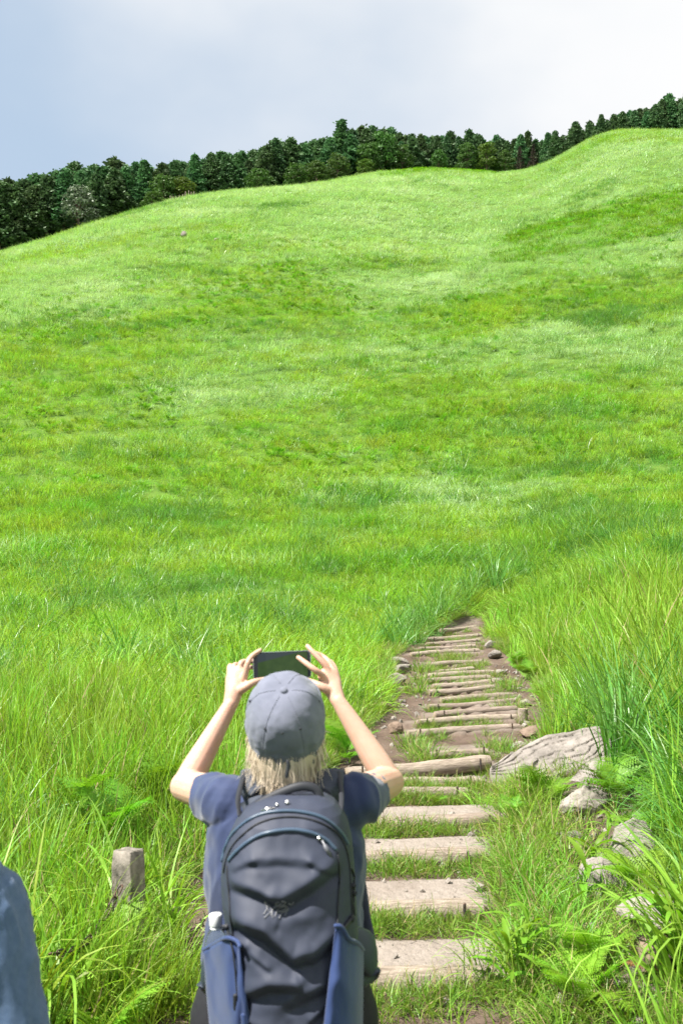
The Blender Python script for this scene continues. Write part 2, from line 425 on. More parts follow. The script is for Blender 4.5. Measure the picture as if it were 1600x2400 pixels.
def H0(x, y):
    x = np.asarray(x, float); y = np.asarray(y, float)
    u = x / np.maximum(y, 8.0)
    cs, cd = crest_at(u)
    # smooth the crest table a little sideways
    wd_ = 0.012 + 0.16 * (1 - sm(60, 150, y))
    for k in (-1.0, -.5, .5, 1.0):
        a, b_ = crest_at(u + k * wd_); cs = cs + a; cd = cd + b_
    cs /= 5; cd /= 5
    d0, z0, m0 = 20.0, float(zp(20.0)), 0.10
    zc = CAM_Z + cs * cd - 0.75
    L = cd - d0; t = np.clip((y - d0) / L, 0, 1)
    h = (2 * t ** 3 - 3 * t ** 2 + 1) * z0 + (t ** 3 - 2 * t ** 2 + t) * L * m0 + (-2 * t ** 3 + 3 * t ** 2) * zc + (t ** 3 - t ** 2) * L * (cs * 0.86)
    over = np.maximum(y - cd, 0)
    h = h + np.where(over < 12, over * (cs * 0.86) * (1 - over / 24), 6 * cs * 0.86 - 0.0 * over) - 0.05 * np.maximum(over - 6, 0)
    near = zp(y)
    h = np.where(y < d0, near, h)
    # banks either side of the worn path
    off = x - path_c(y)
    fade = 1 - sm(26, 60, y)
    right = sm(0.8, 3.6, off) * np.interp(y, [2, 8, 14, 26], [0.12, 0.36, 0.68, 0.95])
    left = sm(0.9, 3.5, -off) * np.interp(y, [2, 8, 14, 26], [0.10, 0.14, 0.10, 0.05])
    h = h + (right + left) * fade
    # undulation of the meadow
    am = sm(18, 60, y)
    h = h + am * ((n2(x, y * 1.3, 0.045, 3) - 0.5) * 1.3 + (n2(x, y * 1.8, 0.16, 5) - 0.5) * 0.7 * (1 - .6 * sm(80, 130, y)))
    h = h + (n2(x, y, 0.9, 8) - 0.5) * 0.10 * sm(0.8, 1.4, np.abs(off) / path_w(y))
    return h
def trough(x, y):
    off = np.abs(x - path_c(y)) / path_w(y)
    return 0.16 * (1 - sm(0.72, 0.98, off)) * (1 - sm(25, 28, y))
def H(x, y): return H0(x, y) - trough(x, y)

def hit_ter(px, py):
    u, s_ = ray(px, py); d = np.concatenate([np.arange(3, 40, .05), np.arange(40, 260, .3)])
    gap_ = H(u * d, d) - (CAM_Z + s_ * d)
    k = int(np.argmax(gap_ > 0)) if (gap_ > 0).any() else len(d) - 1
    return np.array([u * d[k], d[k], CAM_Z + s_ * d[k]])
rows = np.concatenate([np.array([-60, -45, -32, -22, -15, -10, -7, -5, -3.5, -2.5, -1.5]), np.arange(-0.8, 14, 0.16), np.geomspace(14, 230, 210), np.array([236, 244, 255, 270, 300, 350, 420, 520])])
us = np.concatenate([np.linspace(-2.6, -0.62, 24), np.linspace(-0.6, 0.6, 241), np.linspace(0.62, 2.6, 24)])
YY = np.repeat(rows[:, None], len(us), 1)
XX = us[None, :] * np.where(YY < 8, np.maximum(8.0, np.abs(YY) * 0.8), YY)
ZZ = H(XX, YY)
nr, nc = YY.shape
idx = np.arange(nr * nc).reshape(nr, nc)
quads = np.stack([idx[:-1, :-1], idx[:-1, 1:], idx[1:, 1:], idx[1:, :-1]], -1).reshape(-1, 4)
me = pyd('terrain', np.stack([XX, YY, ZZ], -1).reshape(-1, 3), quads.tolist())
ter = mesh_obj('terrain', me, MATS['meadow_soil'])
ter['kind'] = 'structure'; ter['label'] = 'grassy hillside ground rising to the ridge'

# ------------------------------------------------------------------ log steps (photo pixels of the ends, radius)
LOGS = [  # from the lowest, nearest one upward
    (585, 2306, 1190, 2286, .070), (600, 2142, 1128, 2126, .066), (640, 2018, 1132, 2000, .062), (690, 1934, 1182, 1914, .058),
    (800, 1864, 1092, 1852, .050), (800, 1846, 1122, 1826, .058), (812, 1826, 1140, 1792, .070), (1006, 1771, 1140, 1763, .045),
    (955, 1722, 1216, 1704, .052), (974, 1695, 1212, 1680, .048), (1018, 1675, 1208, 1661, .046), (1004, 1657, 1204, 1644, .040),
    (1033, 1642, 1200, 1629, .050), (1004, 1623, 1158, 1612, .045), (1014, 1609, 1158, 1599, .047), (993, 1597, 1147, 1588, .050),
    (995, 1586, 1156, 1575, .050), (1030, 1574, 1108, 1568, .040), (1004, 1560, 1138, 1551, .050), (962, 1534, 1121, 1525, .055),
    (981, 1521, 1112, 1515, .047), (1000, 1510, 1123, 1502, .050), (1000, 1499, 1127, 1490, .060), (1031, 1487, 1122, 1478, .055),
    (1081, 1470, 1135, 1465, .050), (1106, 1459, 1137, 1455, .055)]
def hit_path(px, py):
    u, s = ray(px, py)
    lo, hi = 3.0, 30.0
    for _ in range(50):
        mid = (lo + hi) / 2
        if CAM_Z + s * mid > float(zp(mid)): lo = mid
        else: hi = mid
    return np.array([u * lo, lo, float(zp(lo))])
LOG_ENDS = []
for xl, yl, xr, yr, r in LOGS:
    a, b_ = hit_path(xl, yl), hit_path(xr, yr)
    LOG_ENDS.append((a, b_, r))
def log_d(i, x):
    a, b_, r = LOG_ENDS[i]
    t = np.clip((x - a[0]) / (b_[0] - a[0]), -0.4, 1.4)
    return a[1] + (b_[1] - a[1]) * t * 0.7 + 0.0
def path_z(x, y):
    """height of the stepped, trodden path and how sandy it is"""
    x = np.asarray(x, float); y = np.asarray(y, float)
    base = zp(y); z = base.copy(); sand = np.zeros_like(z)
    n = len(LOG_ENDS)
    D = np.stack([log_d(i, x) for i in range(n)], 0)
    D = np.maximum.accumulate(D, 0)
    inside = []
    for i in range(n - 1):
        d0, d1 = D[i], D[i + 1]
        t = (y - d0) / np.maximum(d1 - d0, 0.05)
        ok = (t >= 0) & (t < 1)
        L0 = zp(d0) + 0.012; L1 = zp(d1) - 0.022
        zz = L0 + (L1 - L0) * sm(0.56, 0.98, t)
        a, b_, r = LOG_ENDS[i]
        lat = sm(-0.25, 0.05, x - a[0]) * (1 - sm(-0.05, 0.2, x - b_[0]))
        z = np.where(ok, base + (zz - base) * lat, z)
        sfac = (1 - sm(0.56, 0.70, t)) * lat
        if i >= 7: sfac = sfac * 0.55
        sand = np.where(ok, sfac, sand)
    nn = n2(x, y, 3.0, 21, 4) - 0.5; n3 = n2(x, y, 11.0, 22, 3) - 0.5
    off = np.abs(x - path_c(y)) / path_w(y)
    z = z + nn * 0.055 * (1 - 0.6 * sand) + n3 * 0.022 * (1 - 0.5 * sand) - 0.03 * (1 - sand)
    z = z - 0.22 * sm(0.93, 1.12, off)
    z = np.where((off < .93) & (y > 17), np.maximum(z, H(x, y) + .03), z)
    sand = np.clip(sand + (n2(x, y, 1.4, 25, 4) - 0.62) * 1.3 * (1 - sand), 0, 1) * (0.40 + 1.05 * n2(x, y, 5, 27, 4))
    return z, np.clip(sand, 0, 1)
pr = np.concatenate([np.arange(-4, 3.5, 0.12), np.arange(3.5, 9.6, 0.028), np.arange(9.6, 27, 0.06)])
pc = np.linspace(-1.14, 1.14, 91)
PY = np.repeat(pr[:, None], len(pc), 1); PX = path_c(PY) + pc[None, :] * path_w(PY)
PZ, SAND = path_z(PX, PY)
nr, nc = PY.shape; idx = np.arange(nr * nc).reshape(nr, nc)
quads = np.stack([idx[:-1, :-1], idx[:-1, 1:], idx[1:, 1:], idx[1:, :-1]], -1).reshape(-1, 4)
me = pyd('path', np.stack([PX, PY, PZ], -1).reshape(-1, 3), quads.tolist())
at = me.attributes.new('sand', 'FLOAT', 'POINT'); at.data.foreach_set('value', SAND.ravel())
pth = mesh_obj('path', me, MATS['path_earth']); pth['kind'] = 'structure'; pth['label'] = 'worn earth path climbing over the log steps'
gy = np.arange(4.0, 9.4, .07); gv = np.linspace(0, 1, 34)
GY_ = np.repeat(gy[:, None], len(gv), 1)
ga = path_c(GY_) + path_w(GY_) * .9; gb = np.minimum(ga + 1.15, .36 * GY_ - .05) + .25 * (n2(GY_ * 0 + 3, GY_, 1.3, 64) - .5)
GX_ = ga + (np.maximum(gb, ga + .15) - ga) * gv[None, :]
edge_ = np.minimum(np.minimum(gv, 1 - gv)[None, :] * 6, np.minimum((GY_ - 4.0) * 2, (9.4 - GY_) * 2)); edge_ = np.clip(edge_, 0, 1)
GZ_ = H(GX_, GY_) - .05 + .065 * edge_ + (n2(GX_, GY_, 5, 65, 4) - .5) * .06 * edge_
ii = np.arange(GX_.size).reshape(GX_.shape); qd = np.stack([ii[:-1, :-1], ii[:-1, 1:], ii[1:, 1:], ii[1:, :-1]], -1).reshape(-1, 4)
me = pyd('bare_ground', np.stack([GX_, GY_, GZ_], -1).reshape(-1, 3), qd.tolist())
at = me.attributes.new('sand', 'FLOAT', 'POINT'); at.data.foreach_set('value', np.clip((n2(GX_, GY_, 2.0, 66, 4) - .48) * 2.2, 0, .8).ravel())
bg = mesh_obj('bare_ground', me, MATS['path_earth']); bg['kind'] = 'structure'; bg['label'] = 'bare stony soil right of the lower log steps'
def ground(x, y):
    """top of the ground, path included"""
    off = abs(x - float(path_c(y))) / float(path_w(y))
    h = float(H(x, y))
    if off < 1.1 and y < 27: h = max(h, float(path_z(np.array([x]), np.array([y]))[0][0]))
    return h

ORD = ['first', 'second', 'third', 'fourth', 'fifth', 'sixth', 'seventh', 'eighth', 'ninth', 'tenth', 'eleventh', 'twelfth', 'thirteenth', 'fourteenth',
       'fifteenth', 'sixteenth', 'seventeenth', 'eighteenth', 'nineteenth', 'twentieth']
def ordinal(k):
    if k < 20: return ORD[k]
    t = ['twenty', 'thirty', 'forty', 'fifty', 'sixty', 'seventy', 'eighty', 'ninety']; k += 1
    a, b_ = divmod(k, 10)
    base = t[a - 2]
    if b_ == 0: return {'twenty': 'twentieth', 'thirty': 'thirtieth', 'forty': 'fortieth', 'fifty': 'fiftieth', 'sixty': 'sixtieth', 'seventy': 'seventieth', 'eighty': 'eightieth'}[base]
    return base + '-' + ORD[b_ - 1]
def make_log(a, b_, r, seed, label):
    a = Vector(a); b_ = Vector(b_); L = (b_ - a).length
    rot = (b_ - a).to_track_quat('X', 'Z').to_euler()
    root = empty('log_step', a); root.rotation_euler = rot
    tag(root, label, 'log step', 'log steps of the path')
    mb = MB(); n = 18; seg = max(10, int(L / 0.07)); rings = []
    rg = np.random.default_rng(seed)
    bow = rg.uniform(-.02, .02); bow2 = rg.uniform(-.015, .015); tap = rg.uniform(-.12, .12)
    kn = [(rg.uniform(0, 1), rg.uniform(0, 6.28), rg.uniform(.05, .13)) for _ in range(5)]
    pts = []
    for i in range(seg + 1):
        t = i / seg
        for j in range(n):
            an = 2 * math.pi * j / n
            q = r * (1 + tap * (t - .5)) * (1 + 0.10 * (vnoise(np.array([[t * L * 5, math.cos(an) * 1.4, math.sin(an) * 1.4]]), seed)[0] - .5) * 2)
            for kt, ka, kh in kn:
                q *= 1 + kh * math.exp(-((t - kt) * L / .05) ** 2 - ((an - ka + math.pi) % 6.2832 - math.pi) ** 2 / .3)
            e = 1 - 0.12 * (max(0, 1 - t * L / .02) + max(0, 1 - (1 - t) * L / .02))
            pts.append((t * L, bow * math.sin(math.pi * t) + q * e * math.cos(an), bow2 * math.sin(math.pi * t * 1.3) + q * e * math.sin(an)))
    Fc = []
    for i in range(seg):
        for j in range(n):
            p, q = i * n + j, i * n + (j + 1) % n
            Fc.append((p, q, q + n, p + n))
    mb.add(pts, Fc).build('log', MATS['wood'], root)
    for t, s in ((0, -1), (seg, 1)):
        ring = [pts[t * n + j] for j in range(n)]
        c = (sum(p[0] for p in ring) / n + s * 0.004, sum(p[1] for p in ring) / n, sum(p[2] for p in ring) / n)
        fc = [(j, (j + 1) % n, n) if s < 0 else ((j + 1) % n, j, n) for j in range(n)]
        MB().add(ring + [c], fc).build('end_face', MATS['wood_end'], root, False)
    for t in (0.09, 0.91):
        if rg.random() < 0.75 or r > .06:
            st = MB().add(*tube([(L * t, -r - .012, -.22), (L * t, -r - .010, r * .75 + rg.uniform(.0, .03))], [.009, .009], 8, 1, True, (0, 1, 0)))
            st.build('stake', MATS['steel'], root)
    return root
for i, (a, b_, r) in enumerate(LOG_ENDS):
    sink = r * (0.35 if i != 6 else -0.35)
    a = a + np.array([0, 0, -sink + .012]); b_ = b_ + np.array([0, 0, -sink + .012])
    if i >= 15:                      # up where the land steepens the logs lie on the raised path
        zz_ = path_z(np.array([a[0] + .1, b_[0] - .1]), np.array([a[1], b_[1]]))[0]; up_ = max(0.0, float(zz_.mean()) + r * .25 - (a[2] + b_[2]) / 2)
        a[2] += up_; b_[2] += up_
    # the log lies level or nearly so
    if i < 7: b_[1] = a[1] + (b_[1] - a[1]) * 0.7
    look = ('thick round pale log' if i == 6 else 'thin half-buried log' if r <= .045 else 'weathered log')
    make_log(a, b_, r, 100 + i, f'{look} across the path, {ordinal(i)} step from the bottom')
# short stump standing at the right end of the tenth/eleventh logs
p = hit_path(1223, 1684); rt = empty('log_stump', (p[0], p[1], p[2] - .06)); tag(rt, 'short upright wooden stump at the right end of the upper log steps', 'stump')
V, Fc = tube([(0, 0, 0), (.01, 0, .17)], [.062, .058], 14, 1, False, (0, 1, 0)); MB().add(V, Fc[:-2]).build('side', MATS['wood'], rt)
MB().add([(.01 + .058 * math.cos(k * .4488), .058 * math.sin(k * .4488), .171) for k in range(14)], [tuple(range(14))]).build('top_face', MATS['wood_end'], rt, False)

# ------------------------------------------------------------------ rocks
def rock(name, px, py, d, size, seed, label, m='rock', rot=0, strata=0.0, flat=1.0, sub=4, cat='rock', z=None, lift=0.0, group=None, tilt=(0, 0), planes=13):
    bm = bmesh.new(); bmesh.ops.create_icosphere(bm, subdivisions=sub, radius=1)
    me = bpy.data.meshes.new(name); bm.to_mesh(me); bm.free()
    co = get_co(me)
    c2 = co.copy()
    # facet the ball with a few random planes, then roughen it
    rg = np.random.default_rng(seed)
    for k in range(planes):
        nrm = rg.normal(size=3); nrm /= np.linalg.norm(nrm); dd = rg.uniform(.55, .86)
        h = c2 @ nrm - dd; c2 -= np.maximum(h, 0)[:, None] * nrm[None] * 0.9
    nn = fbm(co * 1.7, 4, seed) - .5; n3 = fbm(co * 6, 3, seed + 5) - .5
    c2 = c2 * (1 + nn * .35 + n3 * .10)[:, None]
    if strata:
        q = c2[:, 2] * 1.0 + c2[:, 0] * .25 + (fbm(co * 2.0, 3, seed + 9) - .5) * .55
        brk = vnoise(co * 3.1, seed + 12)
        st = np.abs((q * 4.3) % 1 - .5) * 2
        c2 = c2 * (1 - strata * sm(.35, .7, brk) * np.exp(-(st / .13) ** 2) - strata * .7 * ((q * 4.3) % 1))[:, None]
    c2 = c2 * np.array(size)[None]
    M = np.array(Euler((tilt[0], tilt[1], rot)).to_matrix())
    c2 = c2 @ M.T
    set_co(me, c2)
    o = mesh_obj(name, me, MATS[m])
    if d is None:
        q = hit_path(px, py); x, y = q[0], q[1]
    elif d == 'hill':
        q = hit_ter(px, py); x, y = q[0], q[1]
    else:
        q = P(px, py, d); x, y = q.x, q.y
    g = ground(x, y)
    o.location = (x, y, g + size[2] * flat * .35 + lift)
    tag(o, label, cat, group)
    return o
def slab_d(py): # distance at which the ground beside the path is seen at this row
    return hit_path(900, py)[1]
def slab():
    te = np.array(catmull([np.array(q_) for q_ in ((1150, 1799, 8.8), (1200, 1764, 9.0), (1270, 1726, 9.2), (1330, 1716, 9.3), (1405, 1702, 9.4), (1440, 1716, 9.4))], 12))
    be = np.array(catmull([np.array(q_) for q_ in ((1152, 1806, 8.75), (1225, 1816, 8.6), (1300, 1806, 8.55), (1372, 1776, 8.7), (1436, 1736, 9.0))], 12))
    na, nb_ = 110, 60
    def rs(c): return np.stack([np.interp(np.linspace(0, 1, na), np.linspace(0, 1, len(c)), c[:, q_]) for q_ in range(3)], -1)
    te, be = rs(te), rs(be)
    A = np.array([P(*q_) for q_ in te]); B = np.array([P(*q_) for q_ in be])
    V = []
    up = np.array([.15, -.55, .82])
    rowsv = []
    for q_ in range(nb_):
        t = q_ / (nb_ - 1); p_ = A * (1 - t) + B * t
        c_ = np.stack([p_[:, 0] * 1.0, p_[:, 2] * 2, p_[:, 1]], -1)
        al = np.linspace(0, 1, na)
        w_ = t + .34 * (fbm(c_ * 2.4, 4, 41) - .5) * 2 + .22 * al
        k_ = (w_ * 5.2) % 1; cut = np.exp(-((np.minimum(k_, 1 - k_)) / .045) ** 2) * sm(.40, .62, vnoise(c_ * 5, 44))
        k2 = (w_ * 13.0 + .3) % 1; cut2 = np.exp(-((np.minimum(k2, 1 - k2)) / .12) ** 2) * sm(.45, .7, vnoise(c_ * 7, 46))
        hgt_ = .012 * math.sin(math.pi * min(1, t * 1.1)) + .035 * np.floor(w_ * 5.2 + .0) * -.35 + .045 * (fbm(c_ * 3.5, 4, 42) - .5) - .040 * cut - .006 * cut2 + .020 * (fbm(c_ * 16, 3, 43) - .5)
        rowsv.append(p_ + up[None] * hgt_[:, None])
    back = rowsv[0] + np.array([0, .12, -.05]); back2 = back + np.array([0, .10, -.45]); fr_ = rowsv[-1] + np.array([0, -.02, -.08]); fr2 = fr_ + np.array([0, .05, -.4])
    G_ = [back2, back] + rowsv + [fr_, fr2]
    V = np.concatenate(G_); n_r = len(G_); idx_ = np.arange(n_r * na).reshape(n_r, na)
    Fc = np.stack([idx_[:-1, :-1], idx_[1:, :-1], idx_[1:, 1:], idx_[:-1, 1:]], -1).reshape(-1, 4).tolist()
    Fc += [idx_[:, 0][::-1].tolist(), idx_[:, -1].tolist()]
    o = mesh_obj('rock', pyd('rock', V, Fc), MATS['rock'])
    tag(o, 'large tilted grey slab of layered rock at the right edge of the path', 'rock')
slab()
rock('rock', 1405, 1800, 8.5, (.36, .22, .12), 32, 'narrow ledge of layered rock below the large tilted slab', 'rock', R(24), .035, 1, 5, tilt=(R(-14), R(-20)), planes=20)
rock('rock', 1215, 1800, 8.9, (.36, .22, .14), 38, 'low end of layered rock beside the thick round log', 'rock', R(20), .03, 1, 5, tilt=(R(-10), R(-14)), planes=20)
rock('rock', 1368, 1886, 7.6, (.24, .17, .12), 33, 'pale pointed boulder among ferns below the slab', 'rock_pale', R(10), .03, 1, 5, lift=.03)
rock('rock', 1498, 2030, 6.2, (.20, .18, .19), 34, 'rounded grey boulder under fern leaves at the right', 'rock', R(40), 0, 1, 5, lift=.05)
rock('rock', 1412, 2095, 5.95, (.165, .15, .15), 35, 'squat grey boulder just left of the rounded one', 'rock', R(80), 0, 1, 5, lift=.02)
rock('rock', 1530, 2215, 5.25, (.20, .15, .10), 36, 'flat pale rock low at the right edge', 'rock_pale', R(15), .03, 1, 5, lift=.07)
rock('rock', 1540, 2330, 4.75, (.15, .13, .10), 37, 'tawny brown rock beside dead fern at the right bottom', 'rock_brown', R(60), 0, 1, 5, lift=.07)
rock('rock', 1390, 2195, 5.3, (.22, .12, .05), 40, 'flat beige stone half buried behind the fern', 'rock_pale', R(-10), 0, 1, 4)
rock('rock', 1300, 2075, 6.1, (.16, .10, .06), 48, 'small flat stone beside the dark gully', 'rock_pale', R(-20), 0, 1, 4)
rock('rock', 1335, 1955, 7.0, (.15, .10, .06), 49, 'low stone in the gully below the pointed boulder', 'rock', R(-30), 0, 1, 4)
rock('rock', 470, 2392, 4.25, (.10, .08, .06), 41, 'pale stone on the ground left of the hiker', 'rock_pale', R(30), 0, 1, 5)
rock('rock', 400, 2425, 4.1, (.09, .07, .04), 42, 'smaller stone at the bottom left of the pale stone', 'rock_pale', R(70), 0, 1, 4)
rock('rock', 510, 2078, 6.0, (.05, .05, .04), 43, 'small buff stone on the bare soil left of the hiker', 'rock_pale', R(70), 0, 1, 4)
rock('rock', 926, 1600, None, (.24, .20, .10), 44, 'flat grey stone slab at the left of the upper steps', 'rock', R(20), .05, 1, 5, lift=.03)
rock('rock', 932, 1572, None, (.20, .16, .09), 45, 'grey stone slab just above the flat one beside the upper steps', 'rock', R(60), .04, 1, 5, lift=.03)
rock('rock', 932, 1552, None, (.22, .13, .07), 46, 'pinkish flat stone at the top left of the upper steps', 'rock_pale', R(15), .02, 1, 5, lift=.02)
rock('rock', 950, 1566, None, (.15, .10, .06), 47, 'pale rounded stone between the slabs and the logs', 'rock_pale', R(15), 0, 1, 4, lift=.02)
rock('rock', 903, 1660, None, (.105, .08, .075), 50, 'reddish brown angular stone at the left path edge', 'rock_brown', R(35), 0, 1, 5, lift=.02)
rock('rock', 928, 1714, None, (.10, .08, .075), 51, 'tan angular stone with a dark right face on the path', 'rock_brown', R(-20), 0, 1, 5, lift=.02)
rock('rock', 942, 1638, None, (.065, .05, .035), 52, 'small pale stone above the reddish brown one', 'rock_pale', R(10), 0, 1, 4)
rock('rock', 1245, 1722, None, (.14, .11, .085), 53, 'mossy lump of rock on the bare soil right of the logs', 'rock_brown', R(10), .03, 1, 5, lift=.02)
rock('rock', 1232, 1649, None, (.09, .07, .06), 54, 'pale pink stone at the right of the middle logs', 'rock_pale', R(10), 0, 1, 4, lift=.01)
rock('rock', 1310, 1708, None, (.07, .06, .06), 55, 'dark little stone at the right rim of the bare soil', 'rock', R(10), 0, 1, 4, lift=.01)
rock('rock', 1215, 1752, None, (.09, .08, .06), 56, 'round pale stone at the upper tip of the slab', 'rock_pale', R(10), 0, 1, 4, lift=.02)
rock('rock', 1165, 1592, None, (.12, .09, .05), 57, 'flat pinkish stone at the right end of the upper logs', 'rock_pale', R(10), 0, 1, 4, lift=.01)
rock('rock', 1172, 1575, None, (.11, .09, .06), 58, 'pinkish stone just above the flat one at the upper logs', 'rock_pale', R(50), 0, 1, 4, lift=.01)
rock('rock', 1158, 1538, None, (.15, .12, .09), 59, 'grey stone peeking from grass right of the upper logs', 'rock', R(50), 0, 1, 4, lift=.03)
rock('rock', 1148, 1514, None, (.13, .12, .09), 60, 'grey stone near the top right of the stairway', 'rock', R(20), 0, 1, 4, lift=.03)
rock('rock', 432, 558, 'hill', (.42, .40, .40), 61, 'dark rock showing through grass high on the left hillside', 'granite', R(20), 0, 1, 3, lift=.25)
rock('rock', 508, 570, 'hill', (.3, .3, .3), 62, 'smaller dark rock right of the other on the high hillside', 'granite', R(70), 0, 1, 3, lift=.2)
# loose stones and gravel on the bare soil (too many and small to tell apart)
mb = MB()
rg = np.random.default_rng(5)
ico = bmesh.new(); bmesh.ops.create_icosphere(ico, subdivisions=1, radius=1); iv = np.array([v.co[:] for v in ico.verts]); ifc = [tuple(v.index for v in f.verts) for f in ico.faces]; ico.free()
cnt = 0
while cnt < 900:
    y = rg.uniform(3.6, 17) ; o_ = rg.uniform(-1.0, 1.0)
    x = float(path_c(y)) + o_ * float(path_w(y)) * .95
    keep = n2(x, y, 1.1, 40)
    if abs(o_) < .45 and rg.random() < .8: continue
    if keep < .45 and rg.random() < .75: continue
    s = .008 + .030 * rg.random() ** 4
    z = float(path_z(np.array([x]), np.array([y]))[0][0])
    M = np.array(Euler(rg.uniform(0, 6, 3)).to_matrix())
    v = (iv * rg.uniform(.6, 1.2, (12 if len(iv) == 12 else len(iv), 1)) * s * np.array([1.2, 1, .7])) @ M.T + (x, y, z + s * .25)
    mb.add(v, ifc); cnt += 1
for k in range(420):           # stones over the open soil on the right
    y = rg.uniform(4.3, 9.2); x = float(path_c(y)) + float(path_w(y)) * .95 + rg.uniform(.05, 1.0); s = .008 + .040 * rg.random() ** 3
    M = np.array(Euler(rg.uniform(0, 6, 3)).to_matrix())
    mb.add((iv * rg.uniform(.6, 1.2, (len(iv), 1)) * s * np.array([1.2, 1, .7])) @ M.T + (x, y, float(H(x, y)) + .015 + s * .25), ifc)
# whitish gravel at the very bottom of the picture
for k in range(260):
    q = P(rg.uniform(880, 1170), rg.uniform(2370, 2470), 4.35)
    x, y = q.x, 4.05 + rg.uniform(-.25, .25); z = float(path_z(np.array([x]), np.array([y]))[0][0])
    s = .010 + .028 * rg.random() ** 2
    M = np.array(Euler(rg.uniform(0, 6, 3)).to_matrix())
    mb.add((iv * rg.uniform(.6, 1.2, (len(iv), 1)) * s * np.array([1.2, 1, .7])) @ M.T + (x, y, z + s * .25), ifc)
gr = mb.build('gravel', MATS['rock_pale'], None, False); gr['kind'] = 'stuff'; gr['label'] = 'loose pebbles on the bare soil of the path'; gr['category'] = 'gravel'

# ------------------------------------------------------------------ grass prototypes
def blades_mesh(name, m, n, h, w, seg, spread, lean, droop, seed, m2=None, frac2=0.0):
    rg = np.random.default_rng(seed)
    V, Fc, T, MI = [], [], [], []
    for k in range(n):
        a = rg.uniform(0, 2 * math.pi); rr = spread * math.sqrt(rg.random())
        bx, by = rr * math.cos(a), rr * math.sin(a)
        da = a + rg.normal(0, .9); hh = h * rg.uniform(.55, 1.12); ww = w * rg.uniform(.65, 1.25)
        ln = abs(rg.normal(lean, lean * .5)); dr = droop * rg.uniform(.3, 1.6)
        dx, dy = math.cos(da), math.sin(da)
        tw = rg.uniform(0, math.pi)   # the blade's flat side turns freely
        sx, sy = math.cos(tw), math.sin(tw)
        tint = rg.random(); base = len(V); th = ln; x = y_ = z = 0.0
        L = hh / seg
        mi = 1 if (m2 and rg.random() < frac2) else 0
        cx, cy, cz = bx, by, -0.03
        for s in range(seg + 1):
            t = s / seg
            wv = ww * (0.55 + 0.75 * t * 2 if t < .3 else 1.0 * (1 - ((t - .3) / .7) ** 1.6)) * .5
            if s == seg:
                V.append((cx, cy, cz)); T.append(tint)
            else:
                V.append((cx - sx * wv, cy - sy * wv, cz)); V.append((cx + sx * wv, cy + sy * wv, cz)); T += [tint, tint]
            st = math.sin(th); ct = math.cos(th)
            cx += dx * st * L; cy += dy * st * L; cz += ct * L
            th += dr / seg * (1 + 1.2 * t)
        for s in range(seg - 1):
            p = base + 2 * s; Fc.append((p, p + 1, p + 3, p + 2)); MI.append(mi)
        p = base + 2 * (seg - 1); Fc.append((p, p + 1, p + 2)); MI.append(mi)
    me = pyd(name, V, Fc); me.materials.append(m)
    if m2: me.materials.append(m2); me.polygons.foreach_set('material_index', MI)
    at = me.attributes.new('tint', 'FLOAT', 'POINT'); at.data.foreach_set('value', T)
    return me
def frond_mesh(name, L, m, seed, npair=17, fine=8, arch=1.1):
    """one bracken frond: a bending midrib with paired pinnae cut into leaflets"""
    rg = np.random.default_rng(seed)
    V, Fc = [], []
    pts = []; th = .35; x = z = 0.0
    N = npair + 4
    for i in range(N + 1):
        pts.append((x, z, th)); th += arch / N; x += math.sin(th) * L / N; z += math.cos(th) * L / N
    def tri(a, b, c): Fc.append((len(V), len(V) + 1, len(V) + 2)); V.extend([a, b, c])
    for i in range(N):
        (x0, z0, _), (x1, z1, _) = pts[i], pts[i + 1]; w = .004 * (1 - i / N) + .001
        b0 = len(V); V.extend([(x0, -w, z0), (x0, w, z0), (x1, w * .9, z1), (x1, -w * .9, z1)]); Fc.append((b0, b0 + 1, b0 + 2, b0 + 3))
    for i in range(4, N + 1):
        t = (i - 4) / (N - 4)
        pl = L * .40 * (1 - t) ** .8 * (0.55 + .45 * min(1, t * 5)) + .008
        x, z, th = pts[i]
        f = Vector((math.sin(th), 0, math.cos(th))); nrm = Vector((-math.cos(th), 0, math.sin(th)))
        for s in (-1, 1):
            ax = (Vector((0, s, 0)) * .92 + f * .42 - nrm * rg.uniform(-.05, .25)).normalized()
            side = (f - ax * f.dot(ax)).normalized()
            o = Vector((x, 0, z)); pw = pl * .26; Fc.append((len(V), len(V) + 1, len(V) + 2)); V.extend([o - side * .0025, o + side * .0025, o + ax * pl])
            for q in range(fine):
                u0 = q / fine; u1 = (q + 1) / fine; wv = pw * (1 - u0) ** .7 * rg.uniform(.8, 1.1)
                a = o + ax * pl * u0; b_ = o + ax * pl * (u0 + .72 / fine); mid = o + ax * pl * (u0 + .70 / fine)
                dp = nrm * -rg.uniform(0, .12) * wv
                tri(a, b_, mid + side * wv + dp); tri(b_, a, mid - side * wv + dp)
    me = pyd(name, V, Fc); me.materials.append(m)
    at = me.attributes.new('tint', 'FLOAT', 'POINT'); at.data.foreach_set('value', rg.random(len(V)).repeat(1))
    return me
proto = bpy.data.collections.new('grass_prototypes')
PIDX = {}
def add_proto(key, me):
    o = bpy.data.objects.new(f'{len(PIDX):02d}_{key}', me); proto.objects.link(o); PIDX.setdefault(key, len(PIDX));
    return o
def merge_meshes(name, items):
    """items: (mesh, Matrix)"""
    V, Fc, T = [], [], []
    for me, M in items:
        b0 = len(V); V += [tuple(M @ v.co) for v in me.vertices]; Fc += [tuple(i + b0 for i in p.vertices) for p in me.polygons]
        T += [d.value for d in me.attributes['tint'].data]
    o = pyd(name, V, Fc); o.materials.append(items[0][0].materials[0])
    at = o.attributes.new('tint', 'FLOAT', 'POINT'); at.data.foreach_set('value', T); return o
